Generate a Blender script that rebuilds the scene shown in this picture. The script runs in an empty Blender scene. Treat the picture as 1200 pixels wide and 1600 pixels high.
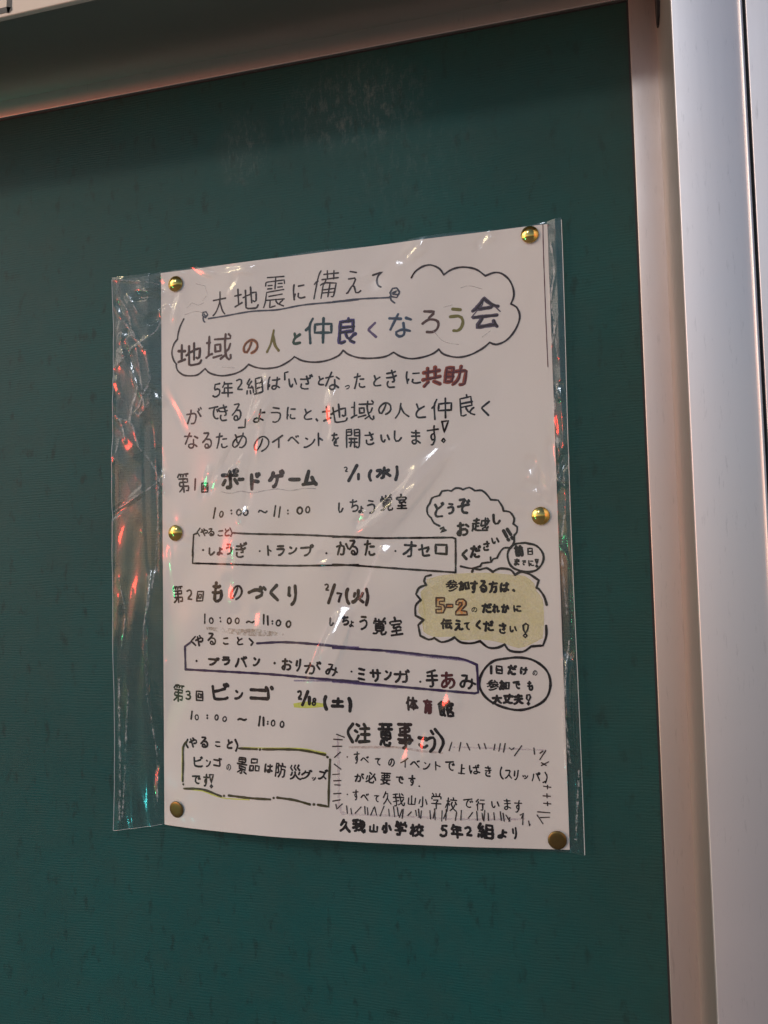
import bpy, math, random
import numpy as np
from mathutils import Matrix, Vector

scene = bpy.context.scene
COL = scene.collection
random.seed(7)
RAD = math.radians

# ------------------------------------------------------------------ camera
cam_data = bpy.data.cameras.new('camera')
cam_data.sensor_fit = 'VERTICAL'
cam_data.sensor_height = 24.0
cam_data.sensor_width = 18.0
cam_data.lens = 24.0 * 1378.77 / 1600.0
cam_data.clip_start = 0.01
cam_data.clip_end = 500
cam = bpy.data.objects.new('camera', cam_data)
COL.objects.link(cam)
RX = Vector((0.961364, 0.274331, -0.022849))
RY = Vector((-0.040004, 0.057103, -0.997567))
RZ = Vector((-0.272358, 0.959939, 0.065871))
CAM = Vector((0.24488, -0.42564, 0.13114))
cam.matrix_world = Matrix(((RX.x, -RY.x, -RZ.x, CAM.x), (RX.y, -RY.y, -RZ.y, CAM.y), (RX.z, -RY.z, -RZ.z, CAM.z), (0, 0, 0, 1)))
scene.camera = cam

# ------------------------------------------------------------------ view, sky, sun, lamps of the street
vs = scene.view_settings
vs.view_transform = 'Standard'
vs.look = 'None'
vs.gamma = 1.0
vs.exposure = 0.0
SUN_EL, SUN_AZ = RAD(28), RAD(234)      # sun low behind the viewer, under cloud
world = bpy.data.worlds.new('World')
scene.world = world
world.use_nodes = True
wn = world.node_tree.nodes
wl = world.node_tree.links
bg = wn['Background']
sky = wn.new('ShaderNodeTexSky')
sky.sky_type = 'NISHITA'
sky.sun_disc = False
sky.sun_elevation = SUN_EL
sky.sun_rotation = SUN_AZ
sky.dust_density = 1.0
wl.new(sky.outputs[0], bg.inputs['Color'])
bg.inputs['Strength'].default_value = 0.10
sun_data = bpy.data.lights.new('sun', 'SUN')
sun_data.energy = 0.5
sun_data.angle = RAD(30)
sun_data.color = (1.0, 0.86, 0.74)
sun = bpy.data.objects.new('sun', sun_data)
sd = Vector((math.sin(SUN_AZ) * math.cos(SUN_EL), math.cos(SUN_AZ) * math.cos(SUN_EL), math.sin(SUN_EL)))
sun.rotation_euler = sd.to_track_quat('Z', 'Y').to_euler()
sun.location = sd * 5
COL.objects.link(sun)

def street_lamp_light(name, az, el, dist, radius, radiance, color):
    """a lit lamp of the street in front of the board; seen only in the plastic, the brass and the metal"""
    ld = bpy.data.lights.new(name, 'AREA')
    ld.shape = 'DISK'
    ld.size = radius * 2
    ld.energy = radiance * math.pi * math.pi * radius * radius
    ld.color = color
    o = bpy.data.objects.new(name, ld)
    d = Vector((math.sin(RAD(az)) * math.cos(RAD(el)), -math.cos(RAD(az)) * math.cos(RAD(el)), math.sin(RAD(el))))
    o.location = Vector((0.1, 0, 0.15)) + d * dist
    o.rotation_euler = d.to_track_quat('Z', 'Y').to_euler()
    COL.objects.link(o)
    return o.location.copy()
LAMPS = {
    'r': street_lamp_light('red_lamp', -45, 5, 4.0, 0.15, 135, (1, .05, .03)),
    'g': street_lamp_light('green_lamp', -50, -4, 4.0, 0.10, 55, (.08, 1, .35)),
    'w': street_lamp_light('white_lamp', -16, 36, 4.0, 0.18, 50, (.82, .9, 1)),
    'y': street_lamp_light('warm_lamp', -40, 32, 3.2, 0.14, 34, (1, .83, .45)),
    'c': street_lamp_light('cyan_lamp', -44, -18, 4.0, 0.10, 45, (.1, .9, .9)),
}

# ------------------------------------------------------------------ helpers
def tag(o, label=None, category=None, group=None, kind=None):
    for k, v in (('label', label), ('category', category), ('group', group), ('kind', kind)):
        if v: o[k] = v
    return o
def thing(name, loc, label, category, group=None):
    o = bpy.data.objects.new(name, None)
    o.empty_display_size = 0.02
    o.location = loc
    COL.objects.link(o)
    return tag(o, label, category, group)
def mesh_obj(name, verts, faces, mat, parent=None, smooth=False, offset=(0, 0, 0)):
    me = bpy.data.meshes.new(name)
    me.from_pydata([tuple(v) for v in verts], [], faces)
    me.materials.append(mat)
    if smooth: me.shade_smooth()
    me.update()
    o = bpy.data.objects.new(name, me)
    COL.objects.link(o)
    if parent is not None:
        o.parent = parent
        o.location = Vector(offset) - parent.location
    else:
        o.location = offset
    return o
def grid_obj(name, X, Y, Z, mat, parent, smooth=True):
    n, m = X.shape
    co = np.stack([X, Y, Z], -1).reshape(-1, 3).astype(np.float32)
    idx = np.arange(n * m).reshape(n, m)
    q = np.stack([idx[:-1, :-1], idx[:-1, 1:], idx[1:, 1:], idx[1:, :-1]], -1).reshape(-1, 4)
    me = bpy.data.meshes.new(name)
    me.vertices.add(len(co)); me.vertices.foreach_set('co', co.ravel())
    me.loops.add(q.size); me.loops.foreach_set('vertex_index', q.ravel().astype(np.int32))
    me.polygons.add(len(q))
    me.polygons.foreach_set('loop_start', np.arange(0, q.size, 4, dtype=np.int32))
    me.polygons.foreach_set('loop_total', np.full(len(q), 4, dtype=np.int32))
    me.update(calc_edges=True); me.validate()
    me.materials.append(mat)
    if smooth: me.shade_smooth()
    o = bpy.data.objects.new(name, me)
    COL.objects.link(o)
    o.parent = parent
    o.location = -parent.location
    return o
def box(name, x0, x1, y0, y1, z0, z1, mat, parent, bevel=0.0):
    import bmesh
    bm = bmesh.new()
    bmesh.ops.create_cube(bm, size=1)
    for v in bm.verts:
        v.co = Vector(((x0 + x1) / 2 + v.co.x * (x1 - x0), (y0 + y1) / 2 + v.co.y * (y1 - y0), (z0 + z1) / 2 + v.co.z * (z1 - z0)))
    if bevel:
        bmesh.ops.bevel(bm, geom=list(bm.edges), offset=bevel, segments=4, profile=0.5, affect='EDGES')
    me = bpy.data.meshes.new(name)
    bm.to_mesh(me); bm.free()
    me.materials.append(mat)
    if bevel: me.shade_smooth(); me.set_sharp_from_angle(angle=RAD(50))
    o = bpy.data.objects.new(name, me)
    COL.objects.link(o)
    o.parent = parent
    o.location = -parent.location
    return o

class NT:
    def __init__(self, name):
        self.m = bpy.data.materials.new(name)
        self.m.use_nodes = True
        self.t = self.m.node_tree
        self.n = self.t.nodes
        self.n.clear()
        self.out = self.n.new('ShaderNodeOutputMaterial')
    def add(self, typ, **kw):
        nd = self.n.new('ShaderNode' + typ)
        for k, v in kw.items():
            if k.startswith('i_'):
                key = k[2:].replace('_', ' ')
                s = nd.inputs.get(key) or nd.inputs[key.title()]
                self.put(s, v)
            else: setattr(nd, k, v)
        return nd
    def put(self, sock, v):
        if isinstance(v, bpy.types.NodeSocket): self.t.links.new(v, sock)
        elif isinstance(v, bpy.types.Node): self.t.links.new(v.outputs[0], sock)
        else: sock.default_value = v
    def coords(self, scale=(1, 1, 1), rot=(0, 0, 0)):
        tc = self.add('TexCoord')
        mp = self.add('Mapping', i_Scale=scale, i_Rotation=rot)
        self.t.links.new(tc.outputs['Object'], mp.inputs[0])
        return mp.outputs[0]
    def noise(self, vec, scale, detail=3, rough=.5):
        nd = self.add('TexNoise', i_Scale=scale, i_Detail=detail, i_Roughness=rough)
        self.put(nd.inputs['Vector'], vec)
        return nd.outputs['Fac'] if 'Fac' in nd.outputs else nd.outputs[0]
    def ramp(self, fac, stops):
        nd = self.add('ValToRGB')
        self.put(nd.inputs[0], fac)
        e = nd.color_ramp.elements
        while len(e) < len(stops): e.new(0.5)
        for k, (p, c) in enumerate(stops):
            e[k].position = p
            e[k].color = (c[0], c[1], c[2], 1) if isinstance(c, (tuple, list)) else (c, c, c, 1)
        return nd.outputs[0]
    def math(self, op, a, b=0.0, clamp=False):
        nd = self.add('Math', operation=op, use_clamp=clamp)
        self.put(nd.inputs[0], a); self.put(nd.inputs[1], b)
        return nd.outputs[0]
    def mix(self, fac, a, b, blend='MIX'):
        nd = self.add('MixRGB', blend_type=blend)
        self.put(nd.inputs[0], fac)
        for s, v in ((nd.inputs[1], a), (nd.inputs[2], b)):
            if isinstance(v, (tuple, list)) and len(v) == 3: v = (*v, 1)
            self.put(s, v)
        return nd.outputs[0]
    def bump(self, h, strength, dist, normal=None):
        nd = self.add('Bump', i_Strength=strength, i_Distance=dist, i_Height=h)
        if normal: self.put(nd.inputs['Normal'], normal)
        return nd.outputs[0]
    def bsdf(self, **kw):
        nd = self.add('BsdfPrincipled')
        for k, v in kw.items():
            s = nd.inputs[k.replace('_', ' ')]
            if isinstance(v, (tuple, list)) and len(v) == 3: v = (*v, 1)
            self.put(s, v)
        return nd
    def finish(self, shader):
        self.put(self.out.inputs['Surface'], shader)
        return self.m

# ------------------------------------------------------------------ materials
def mat_board():
    t = NT('green_vinyl_board')
    v = t.coords()
    big = t.noise(v, 9, 4, .6)
    mid = t.noise(v, 60, 4, .65)
    base = t.mix(big, (.005, .056, .056), (.010, .098, .094))
    base = t.mix(t.ramp(mid, [(.38, 0), (.68, .6)]), base, (.020, .074, .068))
    # pin holes and dark specks
    vo = t.add('TexVoronoi', i_Scale=150.0); vm = t.add('VectorMath', operation='ADD'); nz = t.add('TexNoise', i_Scale=520.0); t.put(nz.inputs['Vector'], t.coords()); vs2 = t.add('VectorMath', operation='SCALE'); t.put(vs2.inputs[0], nz.outputs['Color']); vs2.inputs['Scale'].default_value = .0016; t.put(vm.inputs[0], t.coords((1, 1, .7))); t.put(vm.inputs[1], vs2.outputs[0]); t.put(vo.inputs['Vector'], vm.outputs[0])
    vo.inputs['Randomness'].default_value = 1
    d = t.math('LESS_THAN', vo.outputs['Distance'], .085)
    pick = t.math('GREATER_THAN', vo.outputs['Color'], .62)
    speck = t.math('MULTIPLY', d, pick)
    base = t.mix(t.math('MULTIPLY', speck, .8), base, (.004, .018, .017))
    smear = t.ramp(t.noise(t.coords((1, 1, .45)), 170, 3, .6), [(.58, 0), (.70, .75)])
    base = t.mix(smear, base, (.008, .040, .038))
    # pale scuffs below the top rail
    def blob(x, z, rx, rz):
        tc = t.add('TexCoord'); mp = t.add('Mapping')
        t.t.links.new(tc.outputs['Object'], mp.inputs[0])
        mp.inputs['Location'].default_value = (-x / rx, 0, -z / rz)
        mp.inputs['Scale'].default_value = (1 / rx, 0, 1 / rz)
        ln = t.add('VectorMath', operation='LENGTH'); t.put(ln.inputs[0], mp.outputs[0])
        return t.ramp(ln.outputs['Value'], [(0, 1), (1, 0)])
    m1 = t.math('MULTIPLY', blob(.112, .374, .048, .030), 1.4, True)
    m1 = t.math('MAXIMUM', m1, blob(.050, .360, .018, .026))
    m1 = t.math('MAXIMUM', m1, t.math('MULTIPLY', blob(.14, .34, .05, .04), .22))
    st = t.noise(t.coords((1, 1, .42), (0, RAD(18), 0)), 260, 6, .8)
    sc = t.ramp(st, [(.50, 0), (.70, 1)])
    sc = t.math('MULTIPLY', sc, m1)
    base = t.mix(t.math('MULTIPLY', sc, .65), base, (.27, .30, .28))
    base = t.mix(t.math('MULTIPLY', m1, .07), base, (.25, .3, .28))
    # patchy grey shade painted along the frame at the right and under the rail
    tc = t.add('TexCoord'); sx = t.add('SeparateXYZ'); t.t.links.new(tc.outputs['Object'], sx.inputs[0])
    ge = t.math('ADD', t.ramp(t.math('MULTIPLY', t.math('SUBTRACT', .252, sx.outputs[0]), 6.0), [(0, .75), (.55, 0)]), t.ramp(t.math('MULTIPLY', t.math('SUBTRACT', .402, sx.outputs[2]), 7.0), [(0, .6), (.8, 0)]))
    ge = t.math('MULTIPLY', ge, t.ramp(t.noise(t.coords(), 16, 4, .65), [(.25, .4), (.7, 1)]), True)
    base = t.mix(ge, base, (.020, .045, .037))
    # woven ribs
    vv = t.coords()
    wv = t.add('TexWave', wave_type='BANDS', bands_direction='Z', i_Scale=215.0, i_Distortion=9.0, i_Detail=4.0)
    wv.inputs['Detail Scale'].default_value = 0.35
    t.put(wv.inputs['Vector'], t.coords((.35, 1, 1)))
    n2 = t.noise(t.coords((.25, 1, 1.6)), 900, 3, .6)
    patch = t.ramp(t.noise(t.coords((.6, 1, 1)), 55, 3, .6), [(.35, .1), (.65, 1)])
    h = t.math('ADD', t.math('MULTIPLY', t.math('MULTIPLY', wv.outputs['Fac'], patch), .6), t.math('MULTIPLY', n2, 1.3))
    wv2 = t.add('TexWave', wave_type='BANDS', bands_direction='X', i_Scale=240.0, i_Distortion=4.0, i_Detail=2.0)
    t.put(wv2.inputs['Vector'], t.coords((1, 1, .3)))
    h = t.math('ADD', h, t.math('MULTIPLY', wv2.outputs['Fac'], .12))
    nrm = t.bump(h, .42, .00022)
    nrm = t.bump(t.noise(v, 40, 3), .25, .0012, nrm)
    base = t.mix(t.math('MULTIPLY', t.ramp(h, [(.55, 1), (1.2, 0)]), .16), base, (.003, .03, .028))
    return t.finish(t.bsdf(Base_Color=base, Roughness=.55, Normal=nrm, Specular_IOR_Level=.21))

def mat_metal(name, col, rough, aniso=.5, grime=.25, metallic=.85):
    t = NT(name)
    n1 = t.noise(t.coords((1, 1, .02)), 420, 4, .6)
    n2 = t.noise(t.coords(), 22, 4, .6)
    n3 = t.noise(t.coords((1, 1, .12)), 700, 4, .75)
    c = t.mix(t.math('MULTIPLY', n2, grime), col, tuple(x * .62 for x in col))
    c = t.mix(t.ramp(n3, [(.60, 0), (.78, .45)]), c, tuple(x * .45 for x in col))
    r = t.math('ADD', t.math('MULTIPLY', n2, .14), rough - .07)
    nrm = t.bump(t.math('ADD', n1, t.math('MULTIPLY', n3, .4)), .18, .0001)
    return t.finish(t.bsdf(Base_Color=c, Metallic=metallic, Roughness=r, Normal=nrm))

def mat_paper():
    t = NT('white_drawing_paper')
    n = t.noise(t.coords(), 14, 4, .6)
    f = t.noise(t.coords(), 1500, 3, .7)
    c = t.mix(n, (.685, .655, .61), (.76, .735, .69))
    c = t.mix(t.math('MULTIPLY', f, .10), c, (.6, .57, .55))
    nrm = t.bump(f, .12, .0001)
    nrm = t.bump(t.noise(t.coords((1, 1, .6)), 35, 4, .6), .22, .0012, nrm)
    d = t.bsdf(Base_Color=c, Roughness=.75, Normal=nrm, Specular_IOR_Level=.25)
    return t.finish(d)

def mat_ink(name, col, opacity=.93, rag=.25, scale=2200):
    """pen or marker ink: slightly uneven cover, some paper showing through"""
    t = NT(name)
    n = t.noise(t.coords(), scale, 3, .6)
    n2 = t.noise(t.coords(), 260, 3, .6)
    c = t.mix(n2, col, tuple(min(1, x * 1.3 + .006) for x in col))
    a = t.math('SUBTRACT', opacity, t.math('MULTIPLY', t.ramp(t.math('MULTIPLY', t.math('ADD', n, n2), .5), [(.40, 0), (.68, 1)]), rag), True)
    d = t.bsdf(Base_Color=c, Roughness=.6, Specular_IOR_Level=.15)
    tr = t.add('BsdfTransparent')
    mx = t.add('MixShader')
    t.put(mx.inputs[0], a); t.put(mx.inputs[1], tr); t.put(mx.inputs[2], d)
    return t.finish(mx)

def mat_film(haze=.016, refl=.042, tint=(.97, .98, .98)):
    t = NT('clear_plastic_film')
    lw = t.add('LayerWeight', i_Blend=.5)
    nrm = t.bump(t.noise(t.coords((1, 1, .5)), 90, 2, .5), .10, .0005)
    t.put(lw.inputs['Normal'], nrm)
    fr = t.math('ADD', t.math('MULTIPLY', t.math('POWER', lw.outputs['Facing'], 4.0), .75), refl)
    tr = t.add('BsdfTransparent', i_Color=(*tint, 1))
    g1 = t.add('BsdfGlossy', i_Roughness=.08, i_Normal=nrm)
    g2 = t.add('BsdfGlossy', i_Roughness=.26, i_Normal=nrm)
    g = t.add('MixShader', i_Fac=.42)
    t.put(g.inputs[1], g1); t.put(g.inputs[2], g2)
    m1 = t.add('MixShader'); t.put(m1.inputs[0], fr); t.put(m1.inputs[1], tr); t.put(m1.inputs[2], g)
    hz = t.ramp(t.noise(t.coords((1, 1, .3)), 45, 4, .65), [(.42, 0), (.78, 1)])
    df = t.add('BsdfDiffuse', i_Color=(.8, .82, .84, 1))
    m2 = t.add('MixShader'); t.put(m2.inputs[0], t.math('ADD', t.math('MULTIPLY', hz, haze), .002)); t.put(m2.inputs[1], m1); t.put(m2.inputs[2], df)
    return t.finish(m2)

def mat_simple(name, col, rough=.5, metallic=0.0, spec=.5, n=.15, scale=300):
    t = NT(name)
    f = t.noise(t.coords(), scale, 3, .6)
    c = t.mix(t.math('MULTIPLY', f, n), col, tuple(x * .4 for x in col))
    return t.finish(t.bsdf(Base_Color=c, Roughness=t.math('ADD', t.math('MULTIPLY', f, .12), rough - .06), Metallic=metallic, Specular_IOR_Level=spec))

M_board = mat_board()
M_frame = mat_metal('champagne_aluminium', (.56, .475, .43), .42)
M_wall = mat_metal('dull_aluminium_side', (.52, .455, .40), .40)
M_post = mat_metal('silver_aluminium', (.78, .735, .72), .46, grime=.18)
M_rubber = mat_simple('black_rubber', (.012, .011, .012), .6)
M_paper = mat_paper()
M_film = mat_film()
M_backfilm = mat_film(.015, .04)
M_crease = mat_ink('whitened_crease', (.75, .80, .80), .34, .6, 500)
M_seam = mat_simple('welded_film_edge', (.55, .60, .60), .2, 0, .8)
M_brass = mat_simple('polished_brass', (.80, .56, .17), .17, 1.0, .5, .35, 700)
M_brass_dull = mat_simple('tarnished_brass', (.25, .165, .06), .42, 1.0, .5, .5, 500)
M_header = mat_simple('cream_header_panel', (.78, .68, .55), .45, 0, .4, .1, 60)
M_print = mat_simple('black_print', (.015, .013, .013), .5)
INKS = {
    'k': (.010, .008, .008), 'brownblack': (.026, .015, .013), 'brown': (.085, .032, .020), 'brown2': (.085, .045, .035),
    'orange': (.30, .10, .02), 'ochre': (.16, .12, .015), 'darkgreen': (.02, .05, .028), 'darkteal': (.02, .05, .055),
    'violet': (.045, .03, .15), 'violet2': (.10, .07, .15), 'blue': (.05, .10, .16), 'olive': (.15, .14, .03),
    'greyviolet': (.075, .055, .085), 'red': (.24, .05, .02), 'darkred': (.075, .016, .018), 'slate': (.05, .055, .075),
    'grey': (.30, .30, .31), 'purpleblack': (.035, .022, .065), 'purple': (.13, .09, .28), 'oliveblack': (.045, .042, .014),
    'darkbrown': (.06, .028, .016), 'pencil': (.42, .39, .37), 'maroon': (.09, .022, .022)}
WASH = {'yellowwash': ((.70, .65, .34), .62, .3), 'orange2': ((.60, .25, .07), .9, .2), 'limewash': ((.60, .66, .10), .85, .4),
        'scribble': ((.40, .34, .26), .62, 1.0), 'brownwash': ((.42, .27, .23), .5, .5), 'mauvewash': ((.50, .42, .48), .42, .5)}
M_ink = {}
for k, c in INKS.items():
    soft = k in ('pencil', 'grey', 'purple')
    M_ink[k] = mat_ink('ink_' + k, c, .6 if soft else 1.0, .55 if soft else .14)
for k, (c, op, rg) in WASH.items():
    M_ink[k] = mat_ink('ink_' + k, c, op, rg, 500)

INK_LINES = [
    ('handwritten_heading', 'brownblack', 0.75, '大 353 2761 80 138;地 511 2769 139 120;震 675 2788 122 170;に 813 2772 70 87;備 959 2797 135 153;え 1112 2792 85 124;て 1240 2788 59 88'),
    ('title_character', 'brown', 1.15, '地 172 2499 151 131'),
    ('title_character', 'brown2', 1.0, '域 348 2519 159 151'),
    ('title_character', 'orange', 1.5, 'の 534 2507 96 86'),
    ('title_character', 'ochre', 1.1, '人 666 2526 76 123'),
    ('title_character', 'darkgreen', 1.1, 'と 799 2525 48 66'),
    ('title_character', 'darkteal', 1.1, '仲 921 2554 152 140'),
    ('title_character', 'violet', 1.4, '良 1077 2539 98 145'),
    ('title_character', 'violet2', 1.0, 'く 1209 2529 48 83'),
    ('title_character', 'blue', 1.15, 'な 1355 2544 122 126'),
    ('title_character', 'brown2', 1.1, 'ろ 1511 2543 92 114'),
    ('title_character', 'olive', 1.3, 'う 1642 2540 75 124'),
    ('title_character', 'greyviolet', 1.5, '会 1786 2560 143 160'),
    ('handwritten_line', 'k', 0.75, '5 334 2289 46 75;年 397 2289 69 86;2 468 2310 41 63;組 555 2296 99 92;は 666 2301 73 74;「 737 2333 26 45;い 773 2293 47 50;ざ 846 2293 70 80;と 928 2292 35 50;な 989 2281 82 95;っ 1071 2246 29 24;た 1137 2273 63 82;と 1231 2265 43 60;き 1305 2270 57 92;に 1418 2267 76 65'),
    ('emphasised_words', 'red', 1.5, '共 1510 2265 103 102;助 1632 2261 119 107'),
    ('handwritten_line', 'k', 0.75, 'が 198 2161 97 87;で 320 2169 64 75;き 375 2165 53 89;る 453 2162 57 97;」 484 2099 45 51;よ 583 2132 61 73;う 675 2131 59 84;に 761 2133 53 67;と 855 2122 47 61;、 903 2089 14 17;地 1002 2113 134 97;域 1151 2118 124 103;の 1268 2121 72 65;人 1353 2108 77 81;と 1451 2098 54 75;仲 1557 2101 107 106;良 1684 2108 74 111;く 1772 2087 44 74'),
    ('handwritten_line', 'k', 0.75, 'な 178 2030 85 87;る 275 2023 58 86;た 364 2017 70 86;め 471 2009 87 85;の 593 1985 90 84;イ 683 1991 60 73;ベ 772 1996 66 47;ン 861 1973 65 56;ト 922 1986 29 72;を 1003 1981 40 71;開 1097 1980 77 100;さ 1184 1975 50 70;い 1265 1970 50 41;し 1331 1977 42 59;ま 1424 1965 49 75;す 1511 1971 62 98'),
    ('session_number', 'k', 0.8, '第 131 1802 72 106;1 202 1792 12 69;回 260 1772 44 55'),
    ('session_title', 'k', 1.55, 'ボ 413 1810 106 107;ー 474 1804 39 7;ド 557 1791 61 92;ゲ 676 1796 97 95;ー 778 1787 69 9;ム 860 1791 87 86'),
    ('session_date', 'k', 1.3, '2 1057 1825 28 36;/ 1093 1803 57 92;1 1123 1784 9 38;( 1184 1786 22 63;水 1255 1798 80 65;) 1322 1789 17 77'),
    ('session_time', 'k', 0.75, '1 316 1634 20 62;0 357 1626 28 39;: 416 1635 7 25;0 460 1631 35 38;0 499 1628 35 36;～ 595 1630 56 22;1 666 1630 19 66;1 692 1623 17 61;: 739 1621 9 26;0 804 1626 37 42;0 848 1628 30 39'),
    ('session_room', 'k', 0.7, 'し 1028 1631 29 54;ち 1099 1639 45 65;ょ 1135 1616 28 38;う 1188 1630 42 69;覚 1267 1645 65 80;室 1343 1650 54 76'),
    ('activity_heading', 'k', 0.7, '〈 220 1535 23 48;や 256 1534 45 43;る 296 1533 38 43;こ 351 1525 35 34;と 391 1529 31 43;〉 413 1528 20 50'),
    ('activity_list', 'k', 0.9, '・ 248 1440 5 5;し 299 1431 38 45;ょ 347 1430 38 45;う 401 1439 38 61;ぎ 471 1434 67 83;・ 577 1425 5 4;ト 632 1427 26 55;ラ 694 1425 48 55;ン 762 1423 48 41;プ 848 1421 77 60;・ 948 1404 5 4;か 1034 1426 68 70;る 1090 1427 50 77;た 1175 1424 60 80;・ 1307 1405 7 6;オ 1379 1411 65 79;セ 1451 1404 59 63;ロ 1537 1407 63 54'),
    ('session_number', 'k', 0.8, '第 94 1207 66 93;2 164 1205 37 56;回 229 1197 44 58'),
    ('session_title', 'k', 1.35, 'も 331 1218 69 111;の 442 1211 76 83;づ 560 1209 112 68;く 657 1208 51 89;り 758 1195 53 106'),
    ('session_date', 'brownblack', 1.3, '2 946 1233 32 43;/ 971 1201 48 107;7 1011 1181 36 55;( 1054 1186 23 85;火 1110 1185 67 70;) 1157 1179 22 93'),
    ('session_time', 'k', 0.75, '1 256 1079 19 56;0 294 1068 30 37;: 348 1073 6 27;0 400 1067 31 38;0 446 1067 31 36;～ 521 1061 49 17;1 598 1075 12 54;1 621 1069 14 52;: 647 1058 6 22;0 680 1055 32 37;0 736 1049 32 39'),
    ('session_room', 'k', 0.85, 'し 969 1059 27 45;ち 1041 1066 41 49;ょ 1074 1048 28 36;う 1136 1053 42 69;覚 1219 1037 71 86;室 1300 1036 64 92'),
    ('activity_heading', 'k', 0.8, '〈 186 962 34 54;や 223 965 49 58;る 297 973 48 64;こ 378 962 35 40;と 462 963 37 44;〉 527 958 29 41'),
    ('activity_list', 'k', 0.95, '・ 205 858 5 4;プ 307 857 70 46;ラ 381 860 48 46;バ 468 857 74 59;ン 556 858 43 46;・ 658 852 6 5;お 725 846 59 62;り 787 843 30 62;が 865 831 90 66;み 968 822 70 65;・ 1071 814 7 6;ミ 1122 801 41 65;サ 1192 796 59 62;ン 1255 797 37 48;ガ 1327 792 81 64;・ 1417 767 5 5;手 1476 783 61 86;み 1647 769 80 73'),
    ('activity_word', 'darkred', 0.95, 'あ 1554 774 71 82'),  # red glint of the film put into this character's ink colour
    ('session_number', 'k', 0.8, '第 95 687 66 87;3 153 679 34 51;回 222 677 46 55'),
    ('session_title', 'k', 1.35, 'ビ 349 702 101 90;ン 454 687 56 52;ゴ 582 701 134 71'),
    ('session_date', 'k', 1.4, '2 795 695 33 53;/ 825 681 47 82;1 848 668 9 47;8 873 663 30 48;( 933 659 22 75;土 997 663 68 52;) 1060 655 20 75'),
    ('session_room', 'brownblack', 1.0, '体 1373 660 59 69'),
    ('session_room', 'darkred', 1.0, '育 1452 649 47 71'),  # red tint reflected by the film, put into the ink colour
    ('session_room', 'k', 1.1, '館 1540 641 78 81'),
    ('session_time', 'k', 0.85, '1 174 576 18 48;0 205 566 29 35;: 269 571 6 24;0 324 569 28 35;0 371 563 30 33;～ 472 564 56 17;1 570 559 17 53;1 593 557 14 48;: 617 552 6 21;0 647 551 29 38;0 697 547 29 38'),
    ('activity_heading', 'k', 0.85, '〈 146 429 19 49;や 184 436 50 53;る 252 439 49 59;こ 331 434 35 32;と 402 437 34 47;〉 439 431 24 66'),
    ('activity_list', 'k', 0.75, 'ビ 217 340 59 56;ン 277 334 33 37;ゴ 331 344 50 45;の 396 322 31 38;景 473 333 61 87;品 542 340 61 65;は 622 328 48 46;防 690 322 57 73;災 772 315 63 75;グ 832 307 57 48;ッ 870 288 25 21;ズ 918 310 50 52;で 205 247 55 45;す 263 248 36 65'),
    ('notice_heading', 'k', 1.15, '〈 1060 516 37 98;注 1123 517 85 95;意 1242 509 77 112;ご 1446 485 89 108;〉 1504 488 50 119'),
    ('notice_heading', 'brownblack', 1.2, '事 1338 505 79 127'),
    ('notice_text', 'k', 0.55, '・ 1044 399 5 5;す 1092 398 31 59;べ 1133 389 44 31;て 1200 381 30 36;の 1268 379 34 42;イ 1331 380 37 50;ベ 1384 376 47 36;ン 1441 368 35 36;ト 1495 369 27 44;で 1554 370 45 46;上 1610 357 35 48;ば 1672 358 51 46;き 1735 350 32 51;( 1797 342 15 59;ス 1829 338 34 41;リ 1866 336 22 47;ッ 1909 327 28 20;パ 1957 330 44 43;) 2004 327 15 54'),
    ('notice_text', 'k', 0.6, 'が 1105 302 49 43;必 1165 304 54 53;要 1237 302 51 58;で 1309 299 38 36;す 1369 296 36 50;・ 1403 272 6 6'),
    ('notice_text', 'k', 0.5, '・ 1043 220 6 5;す 1087 220 31 53;べ 1132 212 41 34;て 1192 208 27 34;久 1245 212 43 62;我 1301 206 58 62;山 1366 206 38 44;小 1420 200 44 52;学 1485 205 50 75;校 1556 192 55 67;で 1635 200 49 43;行 1695 195 44 55;い 1765 197 38 31;ま 1821 200 34 51;す 1870 191 38 59'),
    ('signature_line', 'k', 1.05, '久 1032 72 57 62;我 1102 74 69 62;山 1177 68 47 42;小 1241 73 51 52;学 1310 73 61 67;校 1388 66 68 63;5 1519 69 37 59;年 1580 69 59 64;2 1635 71 38 47;組 1715 75 80 72;よ 1794 63 44 45;り 1851 69 26 58'),
    ('bubble_text', 'k', 1.0, 'ど 1532 1601 53 76;う 1588 1604 36 56;ぞ 1654 1611 67 77;お 1646 1502 63 68;越 1732 1522 87 68;し 1811 1543 39 54;く 1651 1378 29 52;だ 1703 1392 54 62;さ 1757 1416 35 49;い 1801 1441 39 35'),
    ('circle_text', 'k', 1.25, '前 1912 1389 45 57;日 1965 1385 34 41;ま 1900 1336 34 41;で 1933 1332 28 33;に 1968 1329 34 37'),
    ('bubble_text', 'k', 0.95, '参 1586 1230 63 60;加 1644 1228 54 47;す 1692 1222 39 62;る 1737 1222 39 59;方 1785 1221 45 59;は 1839 1218 45 49;、 1882 1201 12 12;の 1691 1112 35 31;だ 1751 1119 51 47;れ 1795 1117 37 45;か 1839 1116 41 45;に 1896 1115 40 36;伝 1554 1045 58 53;え 1613 1039 46 53;て 1654 1034 33 43;く 1708 1038 27 45;だ 1757 1033 51 51;さ 1823 1022 36 53;い 1873 1017 40 34'),
    ('circle_text', 'k', 0.95, '1 1763 825 8 45;日 1801 825 36 42;だ 1862 826 44 48;け 1917 821 38 40;の 1969 811 30 32;参 1769 753 61 56;加 1824 753 52 46;で 1882 754 36 42;も 1944 751 30 48;大 1787 687 49 46;丈 1840 690 52 50;夫 1888 688 48 50'),
]
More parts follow.
